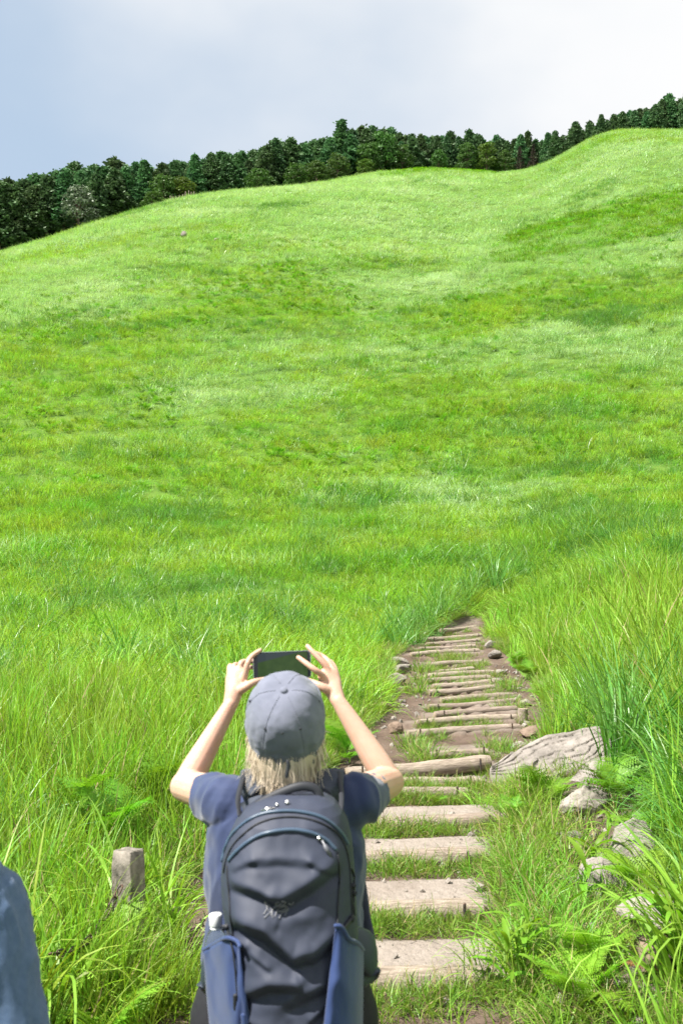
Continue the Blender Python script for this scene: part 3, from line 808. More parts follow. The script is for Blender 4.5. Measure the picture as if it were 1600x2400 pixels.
# near clumps: (tall, silver, blue) x variants
for k in range(4): add_proto(f'tall{k}', blades_mesh('tall', MATS['grass_tall'], 30, .80, .0135, 6, .17, .10, .50, 200 + k, MATS['grass_dry'], .05))
for k in range(3): add_proto(f'arch{k}', blades_mesh('arch', MATS['grass_blue'], 34, .95, .013, 7, .12, .25, 1.25, 210 + k))
for k in range(3): add_proto(f'short{k}', blades_mesh('short', MATS['grass_short'], 30, .20, .0068, 4, .10, .40, .9, 220 + k, MATS['grass_dry'], .12))
for k in range(3): add_proto(f'edge{k}', blades_mesh('edge', MATS['grass_tall'], 34, .50, .0095, 6, .11, .38, 1.2, 230 + k, MATS['grass_dry'], .06))
# middle distance tufts
for k in range(3): add_proto(f'mid{k}', blades_mesh('mid', MATS['grass_tall'], 40, .52, .0165, 4, .34, .50, 1.1, 240 + k))
for k in range(3): add_proto(f'midsilver{k}', blades_mesh('midsilver', MATS['grass_silver'], 40, .58, .0165, 4, .34, .55, 1.2, 250 + k))
for k in range(2): add_proto(f'midblue{k}', blades_mesh('midblue', MATS['grass_blue'], 44, .72, .017, 4, .32, .42, 1.25, 260 + k))
for k in range(4): add_proto(f'mead{k}', blades_mesh('mead', MATS['grass_tall'], 40, .52, .0120, 5, .22, .50, 1.15, 245 + k * 11, MATS['grass_dry'], .02))
# far tufts
for k in range(3): add_proto(f'far{k}', blades_mesh('far', MATS['grass_tall'], 44, .55, .030, 3, .60, .50, .9, 270 + k))
for k in range(3): add_proto(f'farsilver{k}', blades_mesh('farsilver', MATS['grass_silver'], 44, .60, .030, 3, .60, .60, 1.1, 280 + k))
for k in range(2): add_proto(f'farblue{k}', blades_mesh('farblue', MATS['grass_blue'], 44, .65, .030, 3, .55, .45, 1.1, 290 + k))
# bracken cover
fr = [frond_mesh('frond', .55, MATS['bracken'], 300 + k, 11, 4) for k in range(2)]
def fern_tuft(seed, n, sc):
    rg = np.random.default_rng(seed); it = []
    for k in range(n):
        a = 6.283 * k / n + rg.normal(0, .3)
        it.append((fr[k % 2], Matrix.Translation((rg.normal(0, .05), rg.normal(0, .05), 0)) @ Matrix.Rotation(a, 4, 'Z') @ Matrix.Scale(sc * rg.uniform(.7, 1.2), 4)))
    return merge_meshes('fern_tuft', it)
for k in range(2): add_proto(f'fern{k}', fern_tuft(310 + k, 6, 1.0))
for k in range(2): add_proto(f'fernfar{k}', blades_mesh('fernfar', MATS['bracken'], 46, .55, .09, 2, .55, .75, .8, 320 + k))

def scatter(name, label, pts, rot, scl, pid):
    me = bpy.data.meshes.new(name); me.vertices.add(len(pts)); me.vertices.foreach_set('co', np.asarray(pts, float).ravel())
    a = me.attributes.new('rot', 'FLOAT_VECTOR', 'POINT'); a.data.foreach_set('vector', np.asarray(rot, float).ravel())
    a = me.attributes.new('scl', 'FLOAT_VECTOR', 'POINT'); a.data.foreach_set('vector', np.asarray(scl, float).ravel())
    a = me.attributes.new('pid', 'INT', 'POINT'); a.data.foreach_set('value', np.asarray(pid, int))
    o = link(bpy.data.objects.new(name, me))
    ng = bpy.data.node_groups.new(name, 'GeometryNodeTree'); ng.is_modifier = True
    ng.interface.new_socket('Geometry', in_out='INPUT', socket_type='NodeSocketGeometry')
    ng.interface.new_socket('Geometry', in_out='OUTPUT', socket_type='NodeSocketGeometry')
    N = ng.nodes.new; lk = ng.links.new
    gi, go = N('NodeGroupInput'), N('NodeGroupOutput')
    ci = N('GeometryNodeCollectionInfo'); ci.inputs['Collection'].default_value = proto; ci.inputs['Separate Children'].default_value = True; ci.inputs['Reset Children'].default_value = True
    ip = N('GeometryNodeInstanceOnPoints'); ip.inputs['Pick Instance'].default_value = True
    def na(nm, t):
        q = N('GeometryNodeInputNamedAttribute'); q.data_type = t; q.inputs['Name'].default_value = nm
        return [s for s in q.outputs if s.enabled and s.name == 'Attribute'][0]
    er = N('FunctionNodeEulerToRotation')
    lk(gi.outputs[0], ip.inputs['Points']); lk(ci.outputs[0], ip.inputs['Instance'])
    lk(na('pid', 'INT'), ip.inputs['Instance Index']); lk(na('rot', 'FLOAT_VECTOR'), er.inputs[0]); lk(er.outputs[0], ip.inputs['Rotation'])
    lk(na('scl', 'FLOAT_VECTOR'), ip.inputs['Scale']); lk(ip.outputs[0], go.inputs[0])
    md = o.modifiers.new('scatter', 'NODES'); md.node_group = ng
    o['kind'] = 'stuff'; o['label'] = label; o['category'] = 'grass'
    return o
def sample_band(d0, d1, dens, umax, rg):
    """points of even density on the ground between two distances"""
    n = int(dens * umax * (d1 ** 2 - d0 ** 2) )
    d = np.sqrt(rg.uniform(d0 ** 2, d1 ** 2, n)); u = rg.uniform(-umax, umax, n)
    return u * d, d
def pick(rg, key, n, cnt): return np.array([PIDX[f'{key}{k}'] for k in range(cnt)])[rg.integers(0, cnt, n)]
def off_ratio(x, y): return np.abs(x - path_c(y)) / np.maximum(path_w(y), .01)
rg = np.random.default_rng(77)
PT, RT, SC, ID = [], [], [], []
def put(x, y, keyw, scale, tilt=.12, z=None, lean=(0.10, 0.0)):
    n = len(x)
    zz = H(x, y) if z is None else z
    PT.append(np.stack([x, y, zz - .01], -1))
    RT.append(np.stack([rg.normal(0, tilt, n) + lean[1], rg.normal(0, tilt, n) + lean[0], rg.uniform(0, 6.283, n)], -1))
    s = np.broadcast_to(scale, (n,)) * rg.uniform(.8, 1.2, n)
    SC.append(np.stack([s * rg.uniform(.9, 1.1, n), s * rg.uniform(.9, 1.1, n), s * rg.uniform(.85, 1.2, n)], -1))
    ID.append(keyw)
def clear_of_path(x, y):
    wob = (n2(x, y, 1.6, 60) - .5) * .35
    keep = (off_ratio(x, y) > 1.0 + wob) | (y > 24.2)
    # the rocky, trodden ground right of the lower steps stays open
    open_ = (x - path_c(y) > 0) & (x < .42 * y / 1.25 + .2 * (n2(x, y, 1.2, 61) - .5)) & (y < 9.6) & (y > 3)
    return keep & ~open_
# --- near meadow
def patch(x, y, sc, seed): return n2(x, y * 1.4, sc, seed, 4)
x, y = sample_band(2.9, 12.5, 30, .62, rg); k = clear_of_path(x, y); x, y = x[k], y[k]
hs = np.interp(off_ratio(x, y), [1.0, 1.5, 2.4], [.55, .80, 1.0]) * np.where(x > path_c(y), 1.15, np.interp(y, [5, 8, 12], [.95, .85, .65]))
def fz(n, a=.07): return rg.normal(0, a, n)
def tall_mod(x, y): return .30 + 1.35 * n2(x, y * 1.6, .36, 80, 3)          # tussocky: higher and lower patches
bl = patch(x, y, .35, 71) + fz(len(x)) > .64
put(x[~bl], y[~bl], pick(rg, 'tall', (~bl).sum(), 4), hs[~bl]); put(x[bl], y[bl], pick(rg, 'arch', bl.sum(), 3), hs[bl] * .9)
x, y = sample_band(2.9, 14, 20, .62, rg); k = clear_of_path(x, y); x, y = x[k], y[k]; put(x, y, pick(rg, 'edge', len(x), 3), .9)
x, y = sample_band(11, 40, 13.5, .50, rg); k = clear_of_path(x, y); x, y = x[k], y[k]
hs = np.interp(off_ratio(x, y), [1.0, 1.5, 2.4], [.65, .9, 1.0]) * np.where((x > path_c(y)), 1.2, 1.0) * tall_mod(x, y)
bl = patch(x, y, .20, 72) + fz(len(x)) > .65
up = ~bl & (x > path_c(y) + .6) & (rg.random(len(x)) < np.interp(y, [11, 17, 23], [.75, .6, .0]))
me_ = ~bl & ~up
put(x[up], y[up], pick(rg, 'tall', up.sum(), 4), hs[up]); put(x[me_], y[me_], pick(rg, 'mead', me_.sum(), 4), hs[me_] * 1.15); put(x[bl], y[bl], pick(rg, 'arch', bl.sum(), 3), hs[bl] * .75)
x, y = sample_band(30, 105, 6.2, .46, rg)
v = patch(x, y, .075, 73) + fz(len(x), .09); w = patch(x, y, .16, 74) + fz(len(x)); q = patch(x, y, .10, 75) + fz(len(x), .05)
hm_ = tall_mod(x, y) * 1.12
bl = w > .72; fe = (q > .60) & (rg.random(len(x)) < .28) & ~bl; si = (v > .40 + .30 * (1 - sm(50, 100, y))) & ~bl & ~fe; ta = ~(bl | fe | si)
put(x[ta], y[ta], pick(rg, 'mid', ta.sum(), 3), hm_[ta]); put(x[si], y[si], pick(rg, 'midsilver', si.sum(), 3), hm_[si]); put(x[bl], y[bl], pick(rg, 'midblue', bl.sum(), 2), hm_[bl]); put(x[fe], y[fe], pick(rg, 'fern', fe.sum(), 2), .95)
x, y = sample_band(95, 240, 3.1, .42, rg); k = y < np.interp(x / y, _cu, _cd) + 8; x, y = x[k], y[k]
v = patch(x, y, .05, 76) + fz(len(x), .12); w = patch(x, y, .10, 77) + fz(len(x), .06); q = patch(x, y, .06, 78); qz = q + fz(len(x), .045)
pu = 800 + F * x / y
# (tussocks are added below)
# the bright bracken slope on the right and the bracken on the far saddle
rowp = 1200 - F * np.tan(np.arctan((H(x, y) - CAM_Z) / y) - PITCH)
fe = ((pu > 1210 + (rowp - 560) * -1.1 + (qz - .5) * 200) & (rowp > 460 + (1600 - pu) * .26 + (qz - .5) * 120) & (rowp < 610 + (qz - .5) * 200)) | ((pu > 800) & (pu < 1190) & (rowp < 410 + (qz - .5) * 70)) | (qz > .73)
bl = (w > .73) & ~fe; si = (v > .34) & ~bl & ~fe; ta = ~(bl | fe | si)
hm_ = .75 + .5 * n2(x, y * 1.5, .25, 81, 3)
put(x[ta], y[ta], pick(rg, 'far', ta.sum(), 3), hm_[ta]); put(x[si], y[si], pick(rg, 'farsilver', si.sum(), 3), hm_[si]); put(x[bl], y[bl], pick(rg, 'farblue', bl.sum(), 2), hm_[bl] * .9); put(x[fe], y[fe], pick(rg, 'fernfar', fe.sum(), 2), .9)
# dark tussocks in loose rows across the lower hillside
for t_ in range(430):
    d = math.sqrt(rg.uniform(13 ** 2, 85 ** 2)); u = rg.uniform(-.42, .42); cx = u * d
    if off_ratio(np.array([cx]), np.array([d]))[0] < 1.6 and d < 28: continue
    n = int(rg.integers(1, 7)); x = cx + rg.normal(0, .25 + .012 * d, n); y = d + rg.normal(0, .22, n)
    put(x, y, pick(rg, 'midblue' if d > 24 else 'arch', n, 2), rg.uniform(.85, 1.25), .2)
TL = [(930, 1515), (975, 1474), (1030, 1440), (1085, 1408), (1140, 1380), (1200, 1350), (1250, 1326), (1320, 1305), (1400, 1290), (1490, 1272), (1590, 1258)]
for i_ in range(len(TL) - 1):
    for t_ in np.linspace(0, 1, 6)[:-1]:
        q = hit_ter(TL[i_][0] * (1 - t_) + TL[i_ + 1][0] * t_, TL[i_][1] * (1 - t_) + TL[i_ + 1][1] * t_)
        n = 3; put(q[0] + rg.normal(0, .28, n), q[1] + rg.normal(0, .3, n), pick(rg, 'arch', n, 3), (1.0 if i_ < 7 else .7), .2)
cat = np.concatenate
scatter('meadow_grass', 'tall bright green meadow grass covering the whole hillside', cat(PT), cat(RT), cat(SC), cat(ID))
print('meadow clumps', len(cat(PT)))
# --- grass on the steps and the path's edges
PT, RT, SC, ID = [], [], [], []
for i, (a, b_, r) in enumerate(LOG_ENDS):
    # fringe right in front of each log's foot, on the little riser
    L = abs(b_[0] - a[0]); n = int(L * (105 if i < 7 else 42))
    t = rg.uniform(-.05, 1.08, n)
    x = a[0] + (b_[0] - a[0]) * t
    gap = .085 if i < 7 else .08
    y = log_d(i, x) - r - np.abs(rg.normal(0, gap, n)) - .02
    cover = n2(x, y * 2, 2.2, 90 + i)
    k = cover > (.36 if i < 6 else .52); x, y = x[k], y[k]
    if i == 0: pass
    z = path_z(x, y)[0]
    put(x, y, pick(rg, 'short', len(x), 3), .80 if i < 7 else .8, .32, z)
# edges of the path
y = rg.uniform(3, 24, 2000); s = rg.choice([-1, 1], 2000); x = path_c(y) + s * path_w(y) * (1 + np.abs(rg.normal(.0, .13, 2000)) - .03)
k = n2(x, y, 1.5, 130) > .40; x, y = x[k], y[k]
z = np.maximum(H(x, y), path_z(x, y)[0]); put(x, y, pick(rg, 'short', len(x), 3), 1.1, .2, z)
# the long tussock strip along the right ends of the lower steps, photo columns 1120..1290
for n, (pa, pb), key, cnt, sc in ((115, (1, 1), 'edge', 3, .66), (190, (1, 1), 'short', 3, 1.15)):
    d = rg.uniform(4.3, 8.6, n); cx = np.interp(d, [4.3, 5.0, 6.0, 7.0, 8.6], [1.02, 1.04, 1.16, 1.34, 1.48]); wd = np.interp(d, [4.3, 5, 6, 7, 8.6], [.34, .30, .22, .24, .16])
    x = cx + rg.normal(0, 1, n) * wd * .6; z = np.maximum(H(x, d), path_z(x, d)[0] - .02)
    put(x, d, pick(rg, key, n, cnt), sc, .2, z)
# sparse low growth over the open rocky ground on the right
d = rg.uniform(3.6, 9.6, 620); x = path_c(d) + path_w(d) + rg.uniform(0, 1, 620) * (.40 * d * .8 - path_c(d) - path_w(d) + .25); k = (n2(x, d, 1.8, 140) > .50); x, d = x[k], d[k]
put(x, d, pick(rg, 'short', len(x), 3), 1.0, .25, np.maximum(H(x, d), path_z(x, d)[0]))
x2, d2 = x[::7], d[::7]; put(x2, d2, pick(rg, 'edge', len(x2), 3), .5, .25, np.maximum(H(x2, d2), path_z(x2, d2)[0]))
# left bottom: low grass round the post
d = rg.uniform(3.4, 6.4, 420); x = rg.uniform(-1.0, 0, 420) * .36 * d - .62; k = off_ratio(x, d) > .9; x, d = x[k], d[k]
put(x, d, pick(rg, 'short', len(x), 3), 1.3, .25, np.maximum(H(x, d), path_z(x, d)[0]))
n = 60; x = P(307, 2100, 4.75).x + rg.normal(0, .15, n); d = 4.72 + rg.normal(0, .10, n); put(x, d, pick(rg, 'edge', n, 3), .90, .15, H(x, d))
n = 40; x = P(200, 2100, 4.6).x + rg.normal(0, .25, n); d = 4.6 + rg.normal(0, .25, n); put(x, d, pick(rg, 'tall', n, 4), .62, .15, H(x, d))
n = 34; x = P(300, 2100, 4.7).x + rg.normal(0, .13, n); d = 4.70 + rg.normal(0, .07, n); put(x, d, pick(rg, 'tall', n, 4), .60, .14, H(x, d))
# tufts between upper logs
for px, py, s in ((985, 1600, 1.4), (975, 1620, 1.3), (990, 1570, 1.5), (985, 1770, 1.2), (1000, 1775, 1.2), (975, 1745, 1.2), (1160, 1745, 1.1), (1180, 1752, 1.1), (1195, 1655, 1.0), (1190, 1612, 1.2), (1185, 1602, 1.2), (1040, 1545, 1.2), (1070, 1540, 1.1), (1100, 1560, 1.1), (1115, 1562, 1.1)):
    q = hit_path(px, py); n = 7; x = q[0] + rg.normal(0, .07, n); y = q[1] + rg.normal(0, .10, n)
    put(x, y, pick(rg, 'short', n, 3), s, .2, path_z(x, y)[0])
scatter('step_grass', 'short grass fringing the log steps and path edges', cat(PT), cat(RT), cat(SC), cat(ID))

# ------------------------------------------------------------------ single plants
FR = [frond_mesh('frond', .42, MATS['fern_green'], 330 + k, 18, 8, 1.0 + .25 * k) for k in range(3)]
FRD = frond_mesh('frond', .36, mat('dead_fern', (0.30, 0.13, 0.05), 0.8, (0.22, 0.10, 0.05), 8, trans=0.2), 340, 14, 6, 1.5)
FR2 = [frond_mesh('frond', .42, MATS['bracken'], 335 + k, 16, 7, 1.0 + .25 * k) for k in range(3)]
def fern(px, py, d, n, sc, label, seed, spread=6.283, face=0.0, dead=False, up=0.0):
    rg = random.Random(seed); q = P(px, py, d); g = ground(q.x, q.y)
    root = empty('fern', (q.x, q.y, g - .01)); tag(root, label, 'fern', 'ferns beside the path')
    for k in range(n):
        o = link(bpy.data.objects.new('frond', FRD if dead else (FR2 if d > 6.4 else FR)[k % 3]), root)
        o.rotation_euler = (rg.uniform(-.2, .2), rg.uniform(-.35, .15), face + spread * (k / n - .5) + rg.uniform(-.3, .3))
        s = sc * rg.uniform(.75, 1.15); o.scale = (s, s, s)
        o.location = (rg.uniform(-.03, .03), rg.uniform(-.03, .03), up * rg.random())
    return root
fern(1272, 1800, 7.9, 5, 1.1, 'bright fern standing in front of the large tilted slab', 1)
fern(1360, 2345, 4.6, 7, .95, 'big bright green fern at the bottom right of the picture', 2)
fern(1395, 2250, 4.9, 5, .8, 'yellow-green fern just above the big bright one', 3)
fern(1500, 2065, 5.9, 6, 1.1, 'fern with leaves hanging over the rounded grey boulder', 4)
fern(1445, 1830, 7.7, 7, 1.2, 'dense fern at the right end of the slab', 5)
fern(1560, 1900, 6.9, 7, 1.2, 'fern among long blades at the right edge of the picture', 6)
fern(1500, 1960, 6.7, 6, 1.0, 'fern between the pointed boulder and the right edge', 7)
fern(1200, 1850, 7.6, 5, .7, 'low fern on the tussock below the thick round log', 8)
fern(1330, 1690, 11.2, 9, .9, 'fern on the bank above the bare soil, right of the logs', 9)
fern(1275, 1640, 13.0, 9, .95, 'fern on the right bank beside the middle logs', 10)
fern(1215, 1560, 16.2, 10, .85, 'fern thicket at the right of the upper logs', 11)
fern(1240, 1585, 15.0, 9, 1.0, 'fern in front of the thicket by the upper logs', 12)
fern(400, 1700, 7.6, 6, 1.3, 'fern in the meadow just left of the raised left arm', 13, up=.25)
fern(285, 1760, 6.6, 5, 1.15, 'fern deep in tall grass at the left of the picture', 14, up=.3)
fern(165, 1800, 6.6, 5, 1.1, 'fern in the tall grass nearest the left edge', 15, up=.3)
fern(300, 2085, 4.85, 4, .75, 'small fern draped across the face of the stone post', 16, up=.3)
fern(250, 2330, 4.2, 6, .8, 'dark fern in the shade below the stone post', 17, up=.08)
fern(815, 1700, 9.6, 6, 1.2, 'fern at the path edge right of the cap', 18, up=.1)
fern(1555, 2345, 4.7, 4, .7, 'dead rust-brown fern on the tawny rock', 19, dead=True)
fern(1010, 1830, 8.2, 4, .45, 'tiny leafy fern growing in front of the thick round log', 20)
LEAF = None
def broad_plant(px, py, d, h, n, label, seed):
    """low plant with long pointed bamboo-grass leaves on a stem"""
    rg = random.Random(seed); q = P(px, py, d); g = ground(q.x, q.y)
    root = empty('bamboo_grass', (q.x, q.y, g - .01)); tag(root, label, 'plant', 'bamboo grass beside the path', 'thing')
    MB().add(*tube([(0, 0, 0), (.01, 0, h * .5), (.03, .0, h * .85)], [.003, .0025, .0015], 6, 2)).build('stem', MATS['grass_tall'], root)
    me_ = bpy.data.meshes.get('bamboo_leaf')
    if me_ is None:
        V, Fc = [], []
        for s in range(9):
            t = s / 8; w = .017 * math.sin(math.pi * min(1, t * .93 + .07)) ** .8; x = .20 * t; z = .05 * math.sin(t * 2.2) - .07 * t * t
            V += [(x, -w, z + w * .25), (x, 0, z), (x, w, z + w * .25)]
        for s in range(8):
            a = s * 3; Fc += [(a, a + 1, a + 4, a + 3), (a + 1, a + 2, a + 5, a + 4)]
        me_ = pyd('bamboo_leaf', V, Fc); me_.materials.append(MATS['fern_green']); me_.polygons.foreach_set('use_smooth', [True] * len(Fc))
    for k in range(n):
        o = link(bpy.data.objects.new('leaf', me_), root)
        o.location = (.03 * k / n, 0, h * (.25 + .62 * k / n)); s = rg.uniform(.8, 1.3); o.scale = (s, s, s)
        o.rotation_euler = (rg.uniform(-.4, .4), rg.uniform(-.9, .0), k * 2.4 + rg.uniform(-.4, .4))
    return root
broad_plant(1180, 2260, 4.75, .30, 9, 'broad-bladed plant beside the nearest log step', 1)
broad_plant(1225, 2200, 4.95, .34, 8, 'broad-bladed plant behind the nearest log step', 2)
broad_plant(1590, 2260, 4.6, .42, 14, 'leafy broad-bladed plant at the right edge above the tawny rock', 3)
broad_plant(1560, 2200, 4.8, .42, 12, 'broad-bladed plant behind the flat pale rock', 4)
broad_plant(1365, 2120, 5.7, .30, 8, 'broad-bladed seedling leaning on the squat grey boulder', 5)
broad_plant(1420, 1985, 6.6, .32, 8, 'broad-bladed plant above the rounded grey boulder', 6)
broad_plant(1385, 2030, 6.2, .26, 6, 'yellowish broad-bladed plant left of the rounded grey boulder', 7)
def clump(px, py, d, me, n, sc, spread, label, seed):
    rg = random.Random(seed); q = P(px, py, d); g = ground(q.x, q.y)
    root = empty('grass_clump', (q.x, q.y, g - .01)); tag(root, label, 'grass clump', 'big grass clumps', 'thing')
    for k in range(n):
        o = link(bpy.data.objects.new('blade_tuft', me[k % len(me)]), root); s = sc * rg.uniform(.85, 1.2)
        o.scale = (s, s, s * rg.uniform(.9, 1.2)); o.rotation_euler = (rg.uniform(-.15, .15), rg.uniform(-.15, .15), rg.uniform(0, 6.3))
        o.location = (rg.uniform(-spread, spread), rg.uniform(-spread, spread), 0)
BLU = [blades_mesh('blue_tuft', MATS['grass_blue'], 30, 1.0, .014, 8, .10, .16, .9, 400 + k) for k in range(3)]
clump(1520, 1760, 8.3, BLU, 7, 1.25, .32, 'tall blue-green silver grass clump at the right edge', 1)
clump(1465, 1745, 9.2, BLU, 4, 1.1, .25, 'blue-green grass clump left of the tallest one on the right bank', 2)
LONG = [blades_mesh('long_tuft', MATS['grass_tall'], 15, 1.0, .020, 9, .05, .25, 1.3, 410 + k) for k in range(3)]
clump(1640, 2080, 4.6, LONG, 5, 1.15, .14, 'long arching blades hanging in from the right edge', 3)
clump(60, 2080, 4.3, LONG, 6, .95, .25, 'long arching blades at the left edge above the blue sleeve', 4)
clump(250, 2020, 5.2, LONG, 4, .85, .12, 'upright long blades just left of the stone post', 5)
clump(385, 2090, 5.3, LONG, 4, .70, .10, 'long blades right of the stone post', 6)
clump(1230, 2230, 4.9, LONG, 4, .62, .12, 'long fine blades rising from the tussock by the nearest steps', 7)
clump(1150, 1300, 27.0, BLU, 6, 1.5, .5, 'dark tussock standing alone above the top of the stairway', 8)

# ------------------------------------------------------------------ trees on the ridge
def conifer_meshes(seed, dead=False, slim=1.0, round_=0.0):
    """unit: metres, about 12 m tall; returns trunk and crown meshes"""
    rg = np.random.default_rng(seed); Ht = 12.0
    tr = MB().add(*tube([(0, 0, -1.5), (.05, 0, 4), (rg.normal(0, .1), rg.normal(0, .1), 11.2)], [.20, .15, .03], 9, 3))
    V, Fc, T = [], [], []
    def leafq(p, out, sz, tint):
        n = rg.normal(size=3); a = np.array(out) * .9 + rg.normal(size=3) * .55 + (0, 0, rg.uniform(-.5, .25)); a /= np.linalg.norm(a)
        s = np.cross(a, n); s /= np.linalg.norm(s) + 1e-6
        L, W = sz * rg.uniform(.7, 1.3), sz * rg.uniform(.35, .6)
        b0 = len(V); V.extend([p - a * L * .2, p + a * L * .4 - s * W, p + a * L, p + a * L * .4 + s * W]); Fc.append((b0, b0 + 1, b0 + 2, b0 + 3)); T.extend([tint] * 4)
    z0 = rg.uniform(2.2, 3.4); nb = 150 if not dead else 70
    lump = rg.uniform(0, 6.28, 3)
    for k in range(nb):
        t = (k + rg.random()) / nb; t = t ** .9
        z = z0 + (Ht - z0) * t
        an = k * 2.399 + rg.normal(0, .3)
        prof = (1 - t) ** (.98 - .26 * round_) * (0.80 + .20 * min(1, t * 4)) * 2.6 * slim
        prof *= 1 + .20 * math.sin(an * 2 + lump[0] + t * 5) + .13 * math.sin(an * 3 + lump[1] - t * 9)
        rr = max(.10, prof * rg.uniform(.78, 1.12))
        out = np.array([math.cos(an), math.sin(an), 0.0])
        tint = rg.random()
        droop = rg.uniform(-.25, .12) * rr
        m_ = int(4 + rr * 4)
        for q in range(m_):
            f = (q + .6) / m_
            if f < .25: continue
            base = out * rr * f + np.array([0, 0, z + .38 * rr * f * (1 - f) * 2 + droop * f])
            for w in range(11 if not dead else 3):
                p = base + rg.normal(size=3) * np.array([.24, .24, .15]) * (1.1 - .4 * f) * (1 if not dead else .7)
                leafq(p, out + (0, 0, .1), .31 if not dead else .26, np.clip(tint + rg.normal(0, .15), 0, 1))
        if rg.random() < .5 or dead:
            b0 = len(tr.V); tr.add(*tube([(0, 0, z - .1), tuple(out * rr * .8 + (0, 0, z + .2 * rr + droop * .8))], [.035, .012], 4, 1, False))
    for w in range(60):
        leafq(np.array([rg.normal(0, .10), rg.normal(0, .10), Ht - .9 + rg.random() * 1.2]), np.array([rg.normal(0, .4), rg.normal(0, .4), 1.0]), .36, rg.random())
    cm = pyd('crown', V, Fc); a = cm.attributes.new('tint', 'FLOAT', 'POINT'); a.data.foreach_set('value', T)
    tm = tr.mesh('trunk'); tm.materials.append(MATS['bark'])
    cm.materials.append(MATS['dead_leaf' if dead else 'conifer_leaf'])
    return tm, cm
def broad_meshes(seed, leaf='broad_leaf', wide=1.0, airy=0.0):
    rg = np.random.default_rng(seed); Ht = 9.0
    tr = MB().add(*tube([(0, 0, -1.5), (.1, 0, 2.0), (rg.normal(0, .2), rg.normal(0, .2), 6.0)], [.20, .16, .05], 9, 3))
    V, Fc, T = [], [], []
    nb = 24
    for k in range(nb):
        t = k / (nb - 1); an = k * 2.399
        z = 2.4 + 5.6 * t; rr = 2.6 * wide * math.sqrt(max(.02, 1 - (2 * (t - .38)) ** 2 * .62)) * rg.uniform(.55, .95) * (1 - .35 * t)
        c = np.array([math.cos(an) * rr, math.sin(an) * rr, z + rg.normal(0, .25)]); br = rg.uniform(.75, 1.15)
        tr.add(*tube([(0, 0, z * .55 + .8), tuple(c * np.array([.55, .55, 1]) - (0, 0, .5)), tuple(c)], [.07, .04, .015], 5, 2, False))
        tint0 = rg.random()
        for w in range(int(150 * (1 - airy * .5))):
            n = rg.normal(size=3); n /= np.linalg.norm(n)
            if n[2] < -.5 and rg.random() < .6: continue
            p = c + n * br * rg.uniform(.55, 1.05) * np.array([1, 1, .78])
            a = rg.normal(size=3) + n * .6; a /= np.linalg.norm(a); s = np.cross(a, n + rg.normal(size=3) * .6); s /= np.linalg.norm(s) + 1e-6
            L, W = .30 * rg.uniform(.7, 1.3), .13 * rg.uniform(.7, 1.4)
            b0 = len(V); V.extend([p - a * L * .5, p - s * W, p + a * L * .5, p + s * W]); Fc.append((b0, b0 + 1, b0 + 2, b0 + 3)); T.extend([np.clip(tint0 + rg.normal(0, .2), 0, 1)] * 4)
    cm = pyd('crown', V, Fc); a = cm.attributes.new('tint', 'FLOAT', 'POINT'); a.data.foreach_set('value', T)
    tm = tr.mesh('trunk'); tm.materials.append(MATS['bark']); cm.materials.append(MATS[leaf])
    return tm, cm
CON = [conifer_meshes(500 + k, False, (1.0, .8, 1.12, .9, 1.05)[k], (.2, 0, .9, .5, .7)[k]) for k in range(5)]
DEAD = conifer_meshes(510, True, .7)
BRO = [broad_meshes(520 + k) for k in range(3)]
YEL = broad_meshes(530, 'yellow_leaf', .9); SIL = broad_meshes(531, 'silver_leaf', .9, .5)
def tree(name, px, top, back, ms, base_h, label, rz, group='trees along the ridge', wid=1.0):
    """a tree behind the crest whose top reaches the photo row `top`"""
    u = (px - 800) / F; d = float(np.interp(u, _cu, _cd)) + back
    x = u * d; z0 = float(H(x, d)); zt = CAM_Z + slope(top) * d
    h = max(3.0, zt - z0); s = h / base_h
    root = empty(name, (x, d, z0 - .1), rz)
    w = s if s > .75 else .75 * (s / .75) ** .5
    w = min(w, 1.25) * wid * float(np.interp(px, [0, 700, 1100, 1600], [1.5, 1.4, 1.2, 1.1]))
    tag(root, label, 'tree', group)
    for nm, me_ in (('trunk', ms[0]), ('crown', ms[1])):
        o = link(bpy.data.objects.new(nm, me_), root); o.scale = (w, w, s)
    return root
TOPS = [(-200, 440), (0, 428), (60, 412), (120, 402), (215, 388), (290, 378), (330, 388), (370, 395), (430, 372), (500, 365), (560, 360), (600, 368), (625, 340), (650, 334),
        (700, 340), (760, 318), (800, 302), (850, 298), (900, 302), (960, 305), (1040, 316), (1090, 312), (1150, 316), (1200, 320), (1300, 318), (1350, 308),
        (1400, 296), (1440, 282), (1500, 268), (1545, 256), (1600, 236), (1700, 215), (1900, 210)]
def top_at(px): return float(np.interp(px, [t[0] for t in TOPS], [t[1] for t in TOPS])) + float(np.interp(px, [600, 850, 1250, 1420, 1700], [0, 7, 6, -2, -4]))
rg = np.random.default_rng(91)
